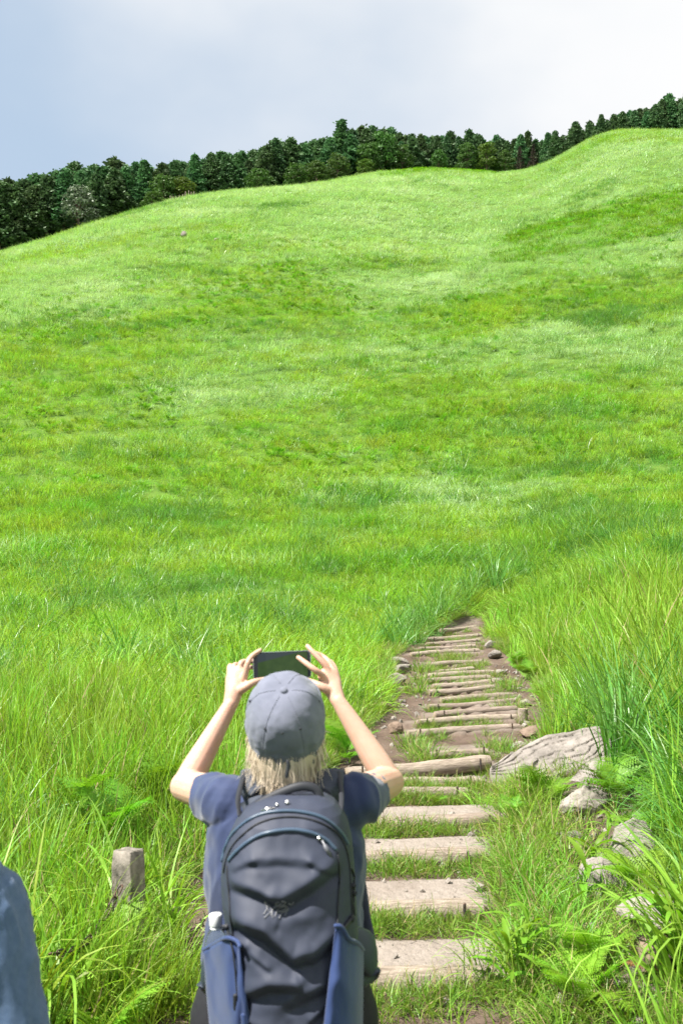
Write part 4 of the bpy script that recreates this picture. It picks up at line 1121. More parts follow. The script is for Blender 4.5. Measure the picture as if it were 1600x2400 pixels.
SPECIAL = [(165, 432, 4, SIL, 9, 'pale silvery-leaved round tree standing before the dark conifers at the left'),
           (418, 412, 4, YEL, 9, 'yellow-green bushy tree at the forest edge left of centre'),
           (372, 405, 5, BRO[0], 9, 'round grey-green broadleaf tree left of the yellow-green one'),
           (345, 445, 3, BRO[1], 9, 'low pale shrubby tree at the foot of the left conifers'),
           (640, 328, 9, CON[1], 12, 'slim pointed conifer standing tallest left of the summit'),
           (620, 342, 8, CON[3], 12, 'pointed conifer just left of the tallest slim one'),
           (445, 364, 7, CON[1], 12, 'narrow pointed conifer right of the yellow-green tree'),
           (600, 392, 3, BRO[2], 9, 'light green broadleaf tree below the two pointed conifers'),
           (690, 380, 3, BRO[0], 9, 'broad dull-green tree on the slope left of the summit'),
           (740, 372, 3, BRO[1], 9, 'spreading broadleaf tree below the summit conifers'),
           (790, 360, 3, BRO[2], 9, 'dark broadleaf tree at the crest just left of the far fold'),
           (865, 330, 5, BRO[0], 9, 'large light green broadleaf tree under the summit'),
           (858, 372, 3, YEL, 9, 'yellowish sapling at the foot of the large broadleaf tree'),
           (895, 300, 7, BRO[1], 9, 'grey-green rounded tree crowning the summit'),
           (945, 338, 5, BRO[2], 9, 'mid-green rounded tree right of the summit'),
           (1035, 350, 4, BRO[0], 9, 'small bright green tree before the bare trunks'),
           (1105, 330, 4, BRO[1], 9, 'pale green broadleaf tree right of the bare trunks'),
           (1152, 330, 3, YEL, 9, 'bright yellow-green maple-shaped tree in the saddle'),
           (1195, 352, 3, BRO[2], 9, 'low spreading green tree right of the yellow-green one in the saddle'),
           (1232, 345, 3, DEAD, 12, 'leafless brownish dead conifer right of the saddle'),
           (1265, 340, 3, DEAD, 12, 'second brownish dead conifer, nearest the knoll')]
for k, (px, top, back, ms, bh, lab) in enumerate(SPECIAL):
    nm = 'dead_tree' if ms is DEAD else 'conifer_tree' if any(ms is c for c in CON) else 'broadleaf_tree'
    tree(nm, px, top, back, ms, bh, lab, k * 1.3)
k = 0; px = -70.0
while px < 1680:
    u = (px - 800) / F
    top = top_at(px) + rg.normal(3, 12) - (8 if rg.random() < .2 else 0)
    tree('conifer_tree', px, top, 7 + rg.uniform(0, 4), CON[rg.integers(0, 5)], 12, f'dark green conifer at the forest edge, {ordinal(k)} from the left', rg.uniform(0, 6.28), 'dark conifers of the forest edge')
    px += rg.uniform(24, 44) * float(np.interp(px, [0, 800, 1200, 1600], [1.15, .9, .55, .5])); k += 1
px = -90.0; k = 0
while px < 1700:
    tree('conifer_tree', px, top_at(px) + 3 + rg.normal(0, 7), 15 + rg.uniform(0, 7), CON[rg.integers(0, 5)], 12, f'dark conifer of the back row, top showing over the front, {ordinal(k)} from left', rg.uniform(0, 6.28), 'conifers deeper in the forest')
    px += rg.uniform(17, 30) * (1 if px < 900 else .75); k += 1
for k in range(9):      # little fence stakes on the crest
    px = 388 + k * 7.2 + random.uniform(-1.5, 1.5); u = (px - 800) / F; d = float(np.interp(u, _cu, _cd)) + 1.0; x = u * d
    st = MB().add(*tube([(0, 0, -.3), (random.uniform(-.05, .05), 0, random.uniform(1.1, 1.5))], [.06, .05], 6, 1)).build('stake', MATS['wood'])
    st.location = (x, d, float(H(x, d))); st.name = 'fence_stake'
    tag(st, f'short weathered fence stake on the crest below the conifers, {ordinal(k)} from the left', 'stake', 'fence stakes on the crest')

# ------------------------------------------------------------------ stone post and chain
q = P(307, 2100, 5.0); gz = ground(q.x, q.y); top = P(307, 1992, 5.0).z
bm = bmesh.new(); bmesh.ops.create_cube(bm, size=1); bmesh.ops.subdivide_edges(bm, edges=bm.edges[:], cuts=11, use_grid_fill=True)
me = bpy.data.meshes.new('stone_post'); bm.to_mesh(me); bm.free()
co = get_co(me); hgt = top - gz + .2
c = co * np.array([.112, .112, hgt]);
rr = np.maximum(0, np.abs(co[:, 2]) - .44) / .06
c[:, :2] *= (1 - .10 * np.clip(rr, 0, 1) ** 2)[:, None]
c += (np.stack([fbm(c * 9, 4, 1), fbm(c * 9, 4, 2), fbm(c * 9, 4, 3)], -1) - .5) * np.array([.03, .03, .035])
c[:, 2] += hgt / 2 - .2
set_co(me, c); post = mesh_obj('stone_post', me, MATS['granite'], None, True)
post.location = (q.x, q.y, gz); post.rotation_euler = (0, R(-2), R(-22))
tag(post, 'square rough granite post standing in the grass at the left', 'post')
ca = P(285, 2075, 4.88); cb = P(120, 2235, 4.35); cb.z = max(cb.z, ground(cb.x, cb.y) + .12)
chain = empty('chain', ca); tag(chain, 'rusty dark chain sagging from the stone post into the grass', 'chain')
def ring_mesh():
    mb = MB(); pts = []
    for k in range(16):
        a = 2 * math.pi * k / 16; pts.append((.022 * math.cos(a) + .012 * (1 if math.cos(a) > 0 else -1) * min(1, abs(math.cos(a)) * 3), .014 * math.sin(a), 0))
    V, Fc = [], []
    for i in range(16):
        t = np.array(pts[(i + 1) % 16]) - np.array(pts[i - 1]); t /= np.linalg.norm(t); s = np.cross(t, (0, 0, 1))
        for j in range(6):
            a = 2 * math.pi * j / 6; V.append(np.array(pts[i]) + s * .0045 * math.cos(a) + np.array([0, 0, .0045 * math.sin(a)]))
    for i in range(16):
        for j in range(6):
            Fc.append((i * 6 + j, i * 6 + (j + 1) % 6, ((i + 1) % 16) * 6 + (j + 1) % 6, ((i + 1) % 16) * 6 + j))
    return pyd('link', V, Fc)
lm = ring_mesh(); lm.materials.append(MATS['steel']); lm.polygons.foreach_set('use_smooth', [True] * len(lm.polygons))
NL = int((cb - ca).length / .050)
for i in range(NL):
    t = (i + .5) / NL; p = (cb - ca) * t + Vector((0, 0, -.10 * math.sin(math.pi * t)))
    t2 = t + .01; dr = ((cb - ca) * t2 + Vector((0, 0, -.10 * math.sin(math.pi * t2)))) - p
    o = link(bpy.data.objects.new('link', lm), chain); o.location = p
    o.rotation_euler = (dr.to_track_quat('X', 'Z').to_matrix() @ Matrix.Rotation((i % 2) * math.pi / 2 + .3, 3, 'X')).to_euler()

# ------------------------------------------------------------------ people
def shirt_folds(me, seed, amp, sc=(9, 9, 5), diag=0.0):
    co = get_co(me); no = get_no(me)
    p = co.copy(); p[:, 2] += diag * np.abs(p[:, 0] - np.mean(p[:, 0]))
    w = fbm(p * np.array(sc), 3, seed); rid = 1 - np.abs(w - .5) * 4; rid = np.clip(rid, 0, 1) ** 1.5
    set_co(me, co + no * ((rid - .4) * amp + (fbm(co * 26, 2, seed + 4) - .5) * amp * .25)[:, None])
def vec(*a): return Vector(a)

# ---- the hiker with the phone
HX = P(668, 1850, 2.42).x
person = empty('person', (HX, 2.40, 0.0))
tag(person, 'person seen from behind in grey cap and navy T-shirt holding up a phone', 'person')
def W2(o):  # keep world-built meshes in place under a root that is not at the origin
    o.matrix_parent_inverse = Matrix.Translation(o.parent.location).inverted() if o.parent.rotation_euler[2] == 0 else o.parent.matrix_world.inverted()
    return o
def part(name, mb_or_me, m, parent, smooth=True):
    me_ = mb_or_me.mesh(name) if isinstance(mb_or_me, MB) else mb_or_me
    o = mesh_obj(name, me_, MATS[m] if m else None, None, smooth)
    o.parent = parent
    par = parent; loc = Vector((0, 0, 0))
    while par is not None: loc += par.location; par = par.parent
    off = loc
    co = get_co(me_) - np.array(off); set_co(me_, co)
    return o

hc = P(669, 1688, 2.385)                      # middle of the skull
TILT = R(24)
HM = Matrix.Rotation(TILT, 3, 'X')            # head thrown back a little
def hl(x, y, z): return hc + HM @ Vector((x, y, z))
shL = P(528, 1868, 2.44); shR = P(834, 1864, 2.44)
elL = P(434, 1843, 2.66); wrL = P(541, 1650, 2.715)
elR = P(912, 1833, 2.66); wrR = P(792, 1642, 2.715)
bm_ = MB()
# skull, face, neck
bm_.add(*ellipsoid(hl(0, 0, -.008), (.076, .092, .086), HM, 24, 16))
bm_.add(*ellipsoid(hl(0, .028, -.055), (.058, .062, .070), HM))
bm_.add(*tube([hl(0, .085, .012), hl(0, .100, -.022), hl(0, .088, -.030)], [.010, .014, .012], 10, 3))   # nose
bm_.add(*ellipsoid(hl(0, .082, -.100), (.022, .018, .016), HM))                                        # chin
for s in (-1, 1):
    bm_.add(*ellipsoid(hl(s * .078, -.005, -.02), (.010, .020, .032), HM, 12, 8))                       # ears
    bm_.add(*ellipsoid(hl(s * .030, .078, .020), (.020, .014, .008), HM, 10, 8))                        # brow
nb = vec(HX, 2.43, shL.z - .005)
bm_.add(*tube([hl(0, -.02, -.05), hl(0, -.035, -.12), nb + vec(0, 0, .02), nb + vec(0, 0, -.08)], [.054, .052, .060, .075], 18, 4))
# trunk and shoulders
zs = shL.z
def ring(cx, cy, z, a, b_, n=28, e=2.3):
    out = []
    for j in range(n):
        t = 2 * math.pi * j / n; c_, s_ = math.cos(t), math.sin(t)
        out.append(vec(cx + a * math.copysign(abs(c_) ** (2 / e), c_), cy + b_ * math.copysign(abs(s_) ** (2 / e), s_), z))
    return out
hip = .86
bm_.add(*loft([ring(HX, 2.44, z, a, b_) for z, a, b_ in ((hip - .05, .155, .10), (hip + .05, .16, .105), (hip + .2, .135, .09), (zs - .22, .15, .095), (zs - .10, .165, .09), (zs - .02, .15, .075), (zs + .02, .09, .06))]))
bm_.add(*tube([shL, vec(HX, 2.45, zs), shR], [.046, .055, .046], 14, 4))
# arms
def arm(sh, el, wr):
    d1 = (wr - el)
    bm_.add(*tube([sh, sh.lerp(el, .5), el], [.047, .045, .040], 16, 4))
    bm_.add(*tube([el, el.lerp(wr, .22) , el.lerp(wr, .6), wr], [.036, .036, .0285, (.0215, .0195)], 16, 4))
arm(shL, elL, wrL); arm(shR, elR, wrR)
# hands: palm as a flattened tube, then each finger as a chain of its own
def finger(pts, r0, r1):
    n = len(pts); bm_.add(*tube(pts, [r0 + (r1 - r0) * i / (n - 1) for i in range(n)], 10, 3))
# left hand
kL = {'i': P(575, 1578, 2.722), 'm': P(562, 1570, 2.745), 'r': P(549, 1570, 2.762), 'p': P(537, 1577, 2.772)}
bm_.add(*tube([wrL, P(548, 1622, 2.725), P(553, 1598, 2.738), P(557, 1578, 2.745)], [(.021, .019), (.025, .019), (.031, .017), (.031, .014)], 16, 4, True, (0.25, 1, 0)))
finger([P(572, 1592, 2.725), kL['i'], P(581, 1553, 2.722), P(590, 1538, 2.735), P(610, 1524, 2.752)], .0098, .0066)
finger([P(560, 1592, 2.738), kL['m'], P(566, 1553, 2.752), P(585, 1550, 2.778), P(612, 1549, 2.774)], .0098, .0068)
finger([P(550, 1592, 2.752), kL['r'], P(551, 1558, 2.775), P(572, 1562, 2.796), P(606, 1566, 2.780)], .0092, .0066)
finger([P(541, 1594, 2.760), kL['p'], P(539, 1560, 2.784), P(552, 1566, 2.808), P(580, 1574, 2.796)], .0082, .0058)
finger([P(556, 1622, 2.722), P(573, 1612, 2.712), P(589, 1602, 2.716), P(604, 1596, 2.728), P(618, 1593, 2.738)], .0135, .0078)
# right hand
bm_.add(*tube([wrR, P(782, 1620, 2.728), P(774, 1600, 2.740), P(769, 1580, 2.748)], [(.021, .019), (.025, .019), (.031, .017), (.031, .014)], 16, 4, True, (-0.25, 1, 0)))
finger([P(762, 1600, 2.728), P(755, 1583, 2.722), P(739, 1571, 2.712), P(724, 1560, 2.716), P(711, 1550, 2.725), P(699, 1541, 2.737)], .0100, .0070)
finger([P(772, 1596, 2.740), P(769, 1571, 2.745), P(757, 1554, 2.745), P(744, 1540, 2.748), P(731, 1526, 2.754), P(720, 1514, 2.764)], .0098, .0066)
finger([P(780, 1596, 2.752), P(780, 1570, 2.765), P(770, 1551, 2.775), P(756, 1538, 2.790), P(738, 1530, 2.788)], .0092, .0064)
finger([P(786, 1598, 2.762), P(787, 1575, 2.780), P(780, 1557, 2.795), P(766, 1546, 2.806), P(745, 1543, 2.794)], .0082, .0058)
finger([P(775, 1622, 2.722), P(757, 1612, 2.712), P(741, 1604, 2.716), P(727, 1598, 2.728), P(712, 1592, 2.738)], .0135, .0078)
# legs
for s in (-1, 1):
    bm_.add(*tube([vec(HX + s * .085, 2.44, hip), vec(HX + s * .095, 2.44, .47), vec(HX + s * .095, 2.45, .10), vec(HX + s * .10, 2.47, .06)], [.085, .055, .036, .04], 16, 4))
    bm_.add(*tube([vec(HX + s * .10, 2.44, .045), vec(HX + s * .105, 2.58, .035)], [.036, .034], 12, 1))
body = remeshed(bm_, .0030, 3, 'body')
part('body', body, 'skin', person)
# eyes and mouth
for s in (-1, 1):
    e = part('eye', MB().add(*ellipsoid(hl(s * .031, .080, .004), (.013, .008, .008), HM, 12, 8)), 'eye_white', person)
    part('iris', MB().add(*ellipsoid(hl(s * .031, .0872, .004), (.0055, .002, .0055), HM, 10, 6)), 'rubber', e)
part('mouth', MB().add(*tube([hl(-.022, .083, -.068), hl(0, .090, -.066), hl(.022, .083, -.068)], [.004, .007, .004], 8, 3)), 'lip', person)
# hair: locks hanging from under the cap to the nape
rg = np.random.default_rng(8)
hm = MB()
def lock(p0, p1, p2, p3, r):
    hm.add(*tube([p0, p1, p2, p3], [r * .9, r, r * .8, r * .12], 6, 3, True))
for k in range(1500):
    a = rg.uniform(-1.95, 1.95)                       # angle round the back of the head, 0 = straight back
    x0, y0 = math.sin(a) * .080, -math.cos(a) * .098
    zr = -.012 - .030 * max(0, math.cos(a))
    p0 = hl(x0 * .96, y0 * .96, zr + .02)
    ln = np.interp(abs(a), [0, .5, 1.0, 1.4, 1.95], [.108, .105, .095, .085, .05]) * (1.15 - .75 * rg.random() ** 2)
    out = np.array([math.sin(a), -math.cos(a)]); sw = rg.normal(0, .009); flip = rg.normal(.002, .006) if rg.random() < .7 else rg.normal(.008, .010)
    p1 = hl(x0 * 1.03, y0 * 1.03, zr - .02)
    w0 = np.array(p1)
    inw = np.interp(abs(a), [0, 1, 1.95], [.012, .012, .002]) + rg.uniform(0, .014)
    p2 = Vector((w0[0] - out[0] * inw + sw, w0[1] + .010 - out[1] * .004, w0[2] - ln * .55))
    p3 = Vector((w0[0] - out[0] * (inw + .010 + .022 * min(1, abs(a))) + sw * 2 + out[0] * flip * 1.5, w0[1] + .012 + out[1] * flip, w0[2] - ln))
    lock(p0, p1, p2, p3, rg.uniform(.0010, .0023))
for k in range(60):
    a = rg.uniform(-1.7, 1.7); p0 = hl(math.sin(a) * .080, -math.cos(a) * .098, -.03)
    o2 = np.array([math.sin(a), -math.cos(a)]); f_ = rg.uniform(.004, .022); ln = rg.uniform(.05, .125)
    p1 = p0 + vec(o2[0] * f_ * .7, o2[1] * f_ * .7, -ln * .4); p2 = p0 + vec(o2[0] * f_ + rg.normal(0, .006), o2[1] * f_, -ln * .75); p3 = p0 + vec(o2[0] * f_ * 1.4 + rg.normal(0, .012), o2[1] * f_ * .8, -ln)
    lock(p0, p1, p2, p3, rg.uniform(.0005, .0009))
hv = MB()
hv.add(*loft([[hl(.078 * k_ * math.sin(a_), -.094 * k_ * math.cos(a_) + .0, z_) for a_ in np.linspace(-1.9, 1.9, 30)] + [hl(.05 * math.sin(a_), -.05 * math.cos(a_), z_) for a_ in np.linspace(1.9, -1.9, 30)] for z_, k_ in ((.02, .93), (-.03, .93), (-.06, .86), (-.085, .74))]))
hm.add(hv.V, hv.F)
part('hair', hm, 'hair', person)
# cap
CT = R(20); CM = HM @ Matrix.Rotation(CT, 3, 'X')
def cl(x, y, z): return hl(0, -.004, .006) + CM @ Vector((x, y, z))
nu, nv = 144, 44; V = []
for i in range(nv + 1):
    v = i / nv
    for j in range(nu):
        a = 2 * math.pi * j / nu; ca_, sa_ = math.cos(a), math.sin(a)      # a = 90 deg is forward
        back = max(0, -sa_)
        if v < .22:
            t = v / .22; k_ = .955 + .045 * t ** .6; z = -.034 * (1 - t) * (1 + .75 * back ** 2) - .004
        else:
            t = (v - .22) / .78; k_ = max(.0, math.cos(t * math.pi / 2)) ** .66; z = .108 * math.sin(t * math.pi / 2) ** 1.12 - .004
        rx, ry = .0965, .112
        q = abs((a / (math.pi / 3) + .0) % 1 - .5); seam = math.exp(-((.5 - q) / .035) ** 2)
        x, y = rx * k_ * ca_, ry * k_ * sa_
        cr = fbm(np.array([[x * 22 + z * 9, y * 22, z * 16]]), 3, 3)[0] - .5
        rd = fbm(np.array([[x * 30 + 4, y * 30 + z * 14, z * 30]]), 2, 9)[0]; rd = max(0, 1 - abs(rd - .5) * 9)
        dv = 1 + cr * .12 * (1 - .4 * v) - seam * .016 * (1 - v) - rd * .022 * (1 - v) ** .5
        if back > .55 and v < .30: dv += .02 * math.sin(j * .55)
        V.append(cl(x * dv, y * dv, z + cr * .010))
Fc = [(i * nu + j, i * nu + (j + 1) % nu, (i + 1) * nu + (j + 1) % nu, (i + 1) * nu + j) for i in range(nv) for j in range(nu)]
cap = part('cap', MB().add(V, Fc), 'cap_cloth', person)
for q_ in range(6):
    a = math.pi / 3 * q_ + math.pi / 6 * 0
    jj = int(round(a / (2 * math.pi) * nu)) % nu
    ln_ = [Vector(V[i_ * nu + jj]) for i_ in range(4, nv - 1, 2)]; ax_ = cl(0, 0, 0)
    part('seam', MB().add(*tube([p_ + (p_ - ax_).normalized() * .0004 for p_ in ln_], [.0011], 6, 1)), 'cap_cloth', cap)
part('button', MB().add(*ellipsoid(cl(0, -.002, .105), (.0085, .0085, .0045), CM)), 'cap_cloth', cap)
brim = MB(); rings = []
for i in range(9):
    t = i / 8; row = []
    for j in range(25):
        a = R(38 + 104 * j / 24); rr_ = 1 + .62 * t * math.sin((j / 24) * math.pi) ** .6
        row.append((rr_ * .0965 * math.cos(a), .112 * math.sin(a) * rr_, -.034 - .020 * t + .012 * (1 - (2 * j / 24 - 1) ** 2) * t))
    rings.append(row)
V = [cl(*p) for r_ in rings for p in r_] + [cl(p[0], p[1], p[2] - .004) for r_ in rings for p in r_]
n_ = 25; N_ = 9 * n_
Fc = [(i * n_ + j, i * n_ + j + 1, (i + 1) * n_ + j + 1, (i + 1) * n_ + j) for i in range(8) for j in range(24)]
Fc += [(N_ + f[3], N_ + f[2], N_ + f[1], N_ + f[0]) for f in list(Fc)]
Fc += [(8 * n_ + j, 8 * n_ + j + 1, N_ + 8 * n_ + j + 1, N_ + 8 * n_ + j) for j in range(24)]
part('brim', MB().add(V, Fc), 'cap_cloth', cap)
# eyelets, strap and toggle at the back
for az in (-120, -60, -90, 0, 180):
    a = R(az); part('eyelet', MB().add(*tube([cl(.0965 * .80 * math.cos(a), .112 * .80 * math.sin(a), .062), cl(.0965 * .83 * math.cos(a), .112 * .83 * math.sin(a), .064)], [.0032, .0032], 8, 1)), 'cap_trim', cap)
st = [cl(.0965 * .955 * math.cos(R(a)), .112 * .99 * math.sin(R(a)), -.050) for a in range(-88, -40, 6)]
part('strap', MB().add(*tube(st, [(.0045, .009)], 8, 2)), 'cap_trim', cap)
tg = P(674, 1784, 2.255)
part('toggle', MB().add(*tube([tg, tg + vec(.002, 0, -.012), tg + vec(-.002, .0, -.034)], [.0035, .005, .0038], 8, 2)), 'cap_trim', cap)
# T-shirt
sh = MB()
sh.add(*loft([ring(HX, 2.44, z, a, b_, 36) for z, a, b_ in ((hip + .09, .192, .138), (hip + .13, .192, .138), (hip + .22, .182, .128), (zs - .26, .182, .122), (zs - .16, .192, .118), (zs - .06, .180, .105), (zs + .005, .145, .085), (zs + .035, .085, .066), (zs + .04, .07, .055))]))
for s_, e_, in ((shL, elL), (shR, elR)):
    dd = (e_ - s_).normalized(); sx_ = -1 if s_ is shL else 1
    a0 = vec(HX + sx_ * .10, 2.44, zs - .035); a1 = s_ + vec(0, 0, -.012); a2 = s_ + dd * .110 + vec(sx_ * .004, 0, -.010)
    V, Fc = tube([a0, a1, a2], [(.078, .080), (.060, .064), (.047, .053)], 24, 5, False)
    # recess the open end so that the hem stands round the arm
    n_ = 24; last = V[-n_:]; cen = sum((Vector(p) for p in last), Vector()) / n_
    in1 = [cen + (Vector(p) - cen) * .80 for p in last]; in2 = [cen + (Vector(p) - cen) * .74 - dd * .035 for p in last]
    b0 = len(V); V = list(V) + in1 + in2; Fc = Fc[:-1]
    for r_ in range(2):
        o0 = b0 - n_ + r_ * n_
        for j in range(n_): Fc.append((o0 + j, o0 + (j + 1) % n_, o0 + n_ + (j + 1) % n_, o0 + n_ + j))
    Fc.append(tuple(b0 + n_ + j for j in range(n_)))
    sh.add(V, Fc)
sme = remeshed(sh, .0055, 2, 't_shirt'); shirt_folds(sme, 12, .011, (11, 11, 7), .9)
part('t_shirt', sme, 'navy_cloth', person)
# wide black trousers
tro = MB()
tro.add(*loft([ring(HX, 2.44, z, a, b_, 30) for z, a, b_ in ((hip + .14, .168, .118), (hip + .08, .195, .128), (hip, .222, .138), (hip - .2, .225, .14))]))
for s in (-1, 1):
    tro.add(*tube([vec(HX + s * .105, 2.44, hip - .08), vec(HX + s * .115, 2.44, .5), vec(HX + s * .12, 2.45, .13)], [(.115, .13), (.105, .12), (.10, .12)], 24, 4, False))
tme = remeshed(tro, .009, 2, 'trousers'); co = get_co(tme); no = get_no(tme)
ang = np.arctan2(co[:, 1] - 2.44, co[:, 0] - HX); set_co(tme, co + no * (np.sin(ang * 17) * .007 * np.clip((hip - co[:, 2]) * 6, 0, 1))[:, None])
part('trousers', tme, 'black_cloth', person)
for s in (-1, 1):
    sh_ = MB().add(*tube([vec(HX + s * .10, 2.37, .05), vec(HX + s * .102, 2.46, .06), vec(HX + s * .107, 2.58, .045), vec(HX + s * .11, 2.64, .036)], [(.040, .05), (.044, .06), (.048, .044), (.036, .034)], 16, 4))
    part('shoe', sh_, 'rubber', person)

# ---- the phone
pc_ = P(661, 1559, 2.755)
phone = empty('phone', pc_); phone.rotation_euler = (R(-6), R(-2.5), R(-1))
tag(phone, 'black phone held sideways above the grey cap', 'phone')
def rbox(hx, hy, hz, r, n=6):
    pts = []
    for cx, cz, a0 in ((hx - r, hz - r, 0), (-hx + r, hz - r, 90), (-hx + r, -hz + r, 180), (hx - r, -hz + r, 270)):
        for k in range(n + 1):
            a = R(a0 + 90 * k / n); pts.append((cx + r * math.cos(a), cz + r * math.sin(a)))
    m_ = len(pts); V = [(x, -hy, z) for x, z in pts] + [(x, hy, z) for x, z in pts]
    Fc = [tuple(range(m_)), tuple(range(2 * m_ - 1, m_ - 1, -1))] + [(j, j + m_, (j + 1) % m_ + m_, (j + 1) % m_) for j in range(m_)]
    return V, Fc
mesh_obj('body', MB().add(*rbox(.079, .0042, .0375, .010)).mesh('body'), MATS['phone_frame'], phone, False)
o = mesh_obj('screen_glass', MB().add(*rbox(.0775, .0006, .036, .009)).mesh('screen_glass'), MATS['phone_black'], phone, False); o.location = (0, -.0046, 0)
pm = MB().add([(-.066, 0, -.0335), (.070, 0, -.0335), (.070, 0, .0335), (-.066, 0, .0335)], [(0, 1, 2, 3)]).build('picture', MATS['phone_picture'], o, False); pm.location = (0, -.0012, 0)
cbm = MB().add(*rbox(.014, .0012, .014, .004)).build('camera_bump', MATS['phone_black'], phone, False); cbm.location = (-.058, .0052, .018)
for z_ in (.006, -.006):
    lens = MB().add(*tube([(0, 0, 0), (0, .0012, 0)], [.005, .005], 12, 1, False)).build('lens', MATS['rubber'], cbm, False); lens.location = (0, .001, z_)

# ---- the backpack
BD = 2.225      # distance of the pack's side seam plane
OUT = [(1866, 652, 745), (1872, 628, 764), (1884, 600, 784), (1904, 570, 801), (1934, 547, 815), (1972, 530, 824), (2012, 521, 828), (2060, 518, 832), (2110, 520, 835), (2160, 528, 838), (2220, 534, 840), (2300, 540, 838), (2400, 545, 835), (2480, 556, 826), (2530, 580, 800), (2545, 610, 770)]
orow = np.array([o_[0] for o_ in OUT], float); ol = np.array([o_[1] for o_ in OUT], float); orr = np.array([o_[2] for o_ in OUT], float)
BUL = ([1866, 1884, 1920, 2000, 2100, 2250, 2400, 2500, 2545], [.030, .060, .095, .128, .145, .150, .140, .11, .05])
def seg_dist(px, py, a, b_):
    ax, ay = a; bx, by = b_; dx, dy = bx - ax, by - ay
    t = np.clip(((px - ax) * dx + (py - ay) * dy) / (dx * dx + dy * dy), 0, 1)
    return np.hypot(px - ax - t * dx, py - ay - t * dy)
def poly_dist(px, py, pl):
    return np.min([seg_dist(px, py, pl[i], pl[i + 1]) for i in range(len(pl) - 1)], 0)
FOLDS = [([(560, 2012), (585, 1996), (604, 1990)], 8, .004), ([(732, 1990), (760, 2004), (780, 2020)], 9, .005), ([(640, 2062), (668, 2090), (660, 2120)], 8, .004), ([(700, 2200), (715, 2240), (700, 2275)], 9, .004), ([(600, 2190), (640, 2215)], 7, .004), ([(620, 2400), (690, 2420), (740, 2400)], 10, .005), ([(552, 2046), (600, 2050), (646, 2064)], 15, .012), ([(672, 2072), (720, 2046), (786, 2008)], 20, .015), ([(566, 2128), (630, 2142), (694, 2196), (740, 2190), (786, 2160)], 21, .018),
         ([(586, 2284), (640, 2256), (700, 2252)], 17, .012), ([(690, 2290), (760, 2260)], 16, .009), ([(600, 2350), (700, 2372), (770, 2345)], 15, .008), ([(556, 2190), (590, 2176)], 10, .007), ([(735, 2330), (770, 2300)], 9, .006), ([(604, 1990), (664, 1985), (732, 1991)], 12, .006)]
def fold_h(px, py):
    h = np.zeros_like(px)
    for pl, w, a in FOLDS:
        up = [(x_, y_ - w * .8) for x_, y_ in pl]; dn = [(x_, y_ + w * .9) for x_, y_ in pl]
        h += a * np.exp(-(poly_dist(px, py, up) / (w * 1.15)) ** 1.6) - a * .9 * np.exp(-(poly_dist(px, py, dn) / (w * .85)) ** 1.5)
    return h
def pack_pt(s, row, extra=0.0):
    """s in -1..1 across, row a photo row; returns world points of the pack's outer face"""
    s = np.asarray(s, float); row = np.asarray(row, float)
    l, r_ = np.interp(row, orow, ol), np.interp(row, orow, orr)
    px = (l + r_) / 2 + s * (r_ - l) / 2
    b_ = np.interp(row, *BUL)
    prof = np.maximum(0, 1 - np.abs(s) ** 3.0) ** .62
    inner = 1 - sm(.70, .95, np.abs(s))
    dep = b_ * prof + fold_h(px, row) * inner + (fbm(np.stack([px * .03, row * .03, px * 0], -1), 2, 6) - .5) * .006 + extra * prof ** .5
    d = BD - dep
    # widths are kept by placing points on the side plane, then pulling them towards the camera
    u0, s0 = (px - 800) / F, (1200 - row) / F
    yy = CP - s0 * SP
    X = u0 / yy * BD; Z = CAM_Z + (s0 * CP + SP) / yy * BD
    return np.stack([X, d, Z], -1)
pack = empty('backpack', vec(HX, 2.22, float(pack_pt(0, 2545)[2])))
tag(pack, 'dark slate hiking backpack with blue side pockets, worn by the person in the cap', 'backpack')
ns, nrw = 90, 150
S = np.linspace(-1, 1, ns); RW = np.concatenate([np.linspace(1866, 1920, 34), np.linspace(1920, 2545, nrw)[1:]])
SS, RR = np.meshgrid(S, RW); pts = pack_pt(SS, RR)
nr = len(RW); idx = np.arange(nr * ns).reshape(nr, ns)
Fc = np.stack([idx[:-1, :-1], idx[1:, :-1], idx[1:, 1:], idx[:-1, 1:]], -1).reshape(-1, 4).tolist()
V = pts.reshape(-1, 3).tolist()
# the back panel lies against the shirt
bk = pts.copy(); bk[:, :, 1] = BD + .085 - .02 * np.abs(SS) ; b0 = len(V); V += bk.reshape(-1, 3).tolist()
Fc += [[b0 + f[3], b0 + f[2], b0 + f[1], b0 + f[0]] for f in Fc]
for i in range(nr - 1):
    for j in (0, ns - 1):
        a, b_ = idx[i, j], idx[i + 1, j]; Fc.append([a, b_, b0 + b_, b0 + a] if j else [a, b0 + a, b0 + b_, b_])
for j in range(ns - 1):
    for i in (0, nr - 1):
        a, b_ = idx[i, j], idx[i, j + 1]; Fc.append([a, b_, b0 + b_, b0 + a] if i == 0 else [a, b0 + a, b0 + b_, b_])
bodyp = part('main_bag', MB().add(V, Fc), 'pack_cloth', pack)
def pack_line(pxs, pys, lift=.002):
    """points on the pack's face seen at these pixels (columns measured on the side plane)"""
    pxs = np.asarray(pxs, float); pys = np.asarray(pys, float)
    l, r_ = np.interp(pys, orow, ol), np.interp(pys, orow, orr)
    s = np.clip((pxs - (l + r_) / 2) / ((r_ - l) / 2), -1, 1)
    p = pack_pt(s, pys); p[..., 1] -= lift
    return [Vector(q) for q in p]
def zipper(name, ctrl, r, m, parent, k=6):
    c = np.array(catmull([np.array(c_) for c_ in ctrl], k)); return part(name, MB().add(*tube(pack_line(c[:, 0], c[:, 1]), [r], 8, 1)), m, parent)
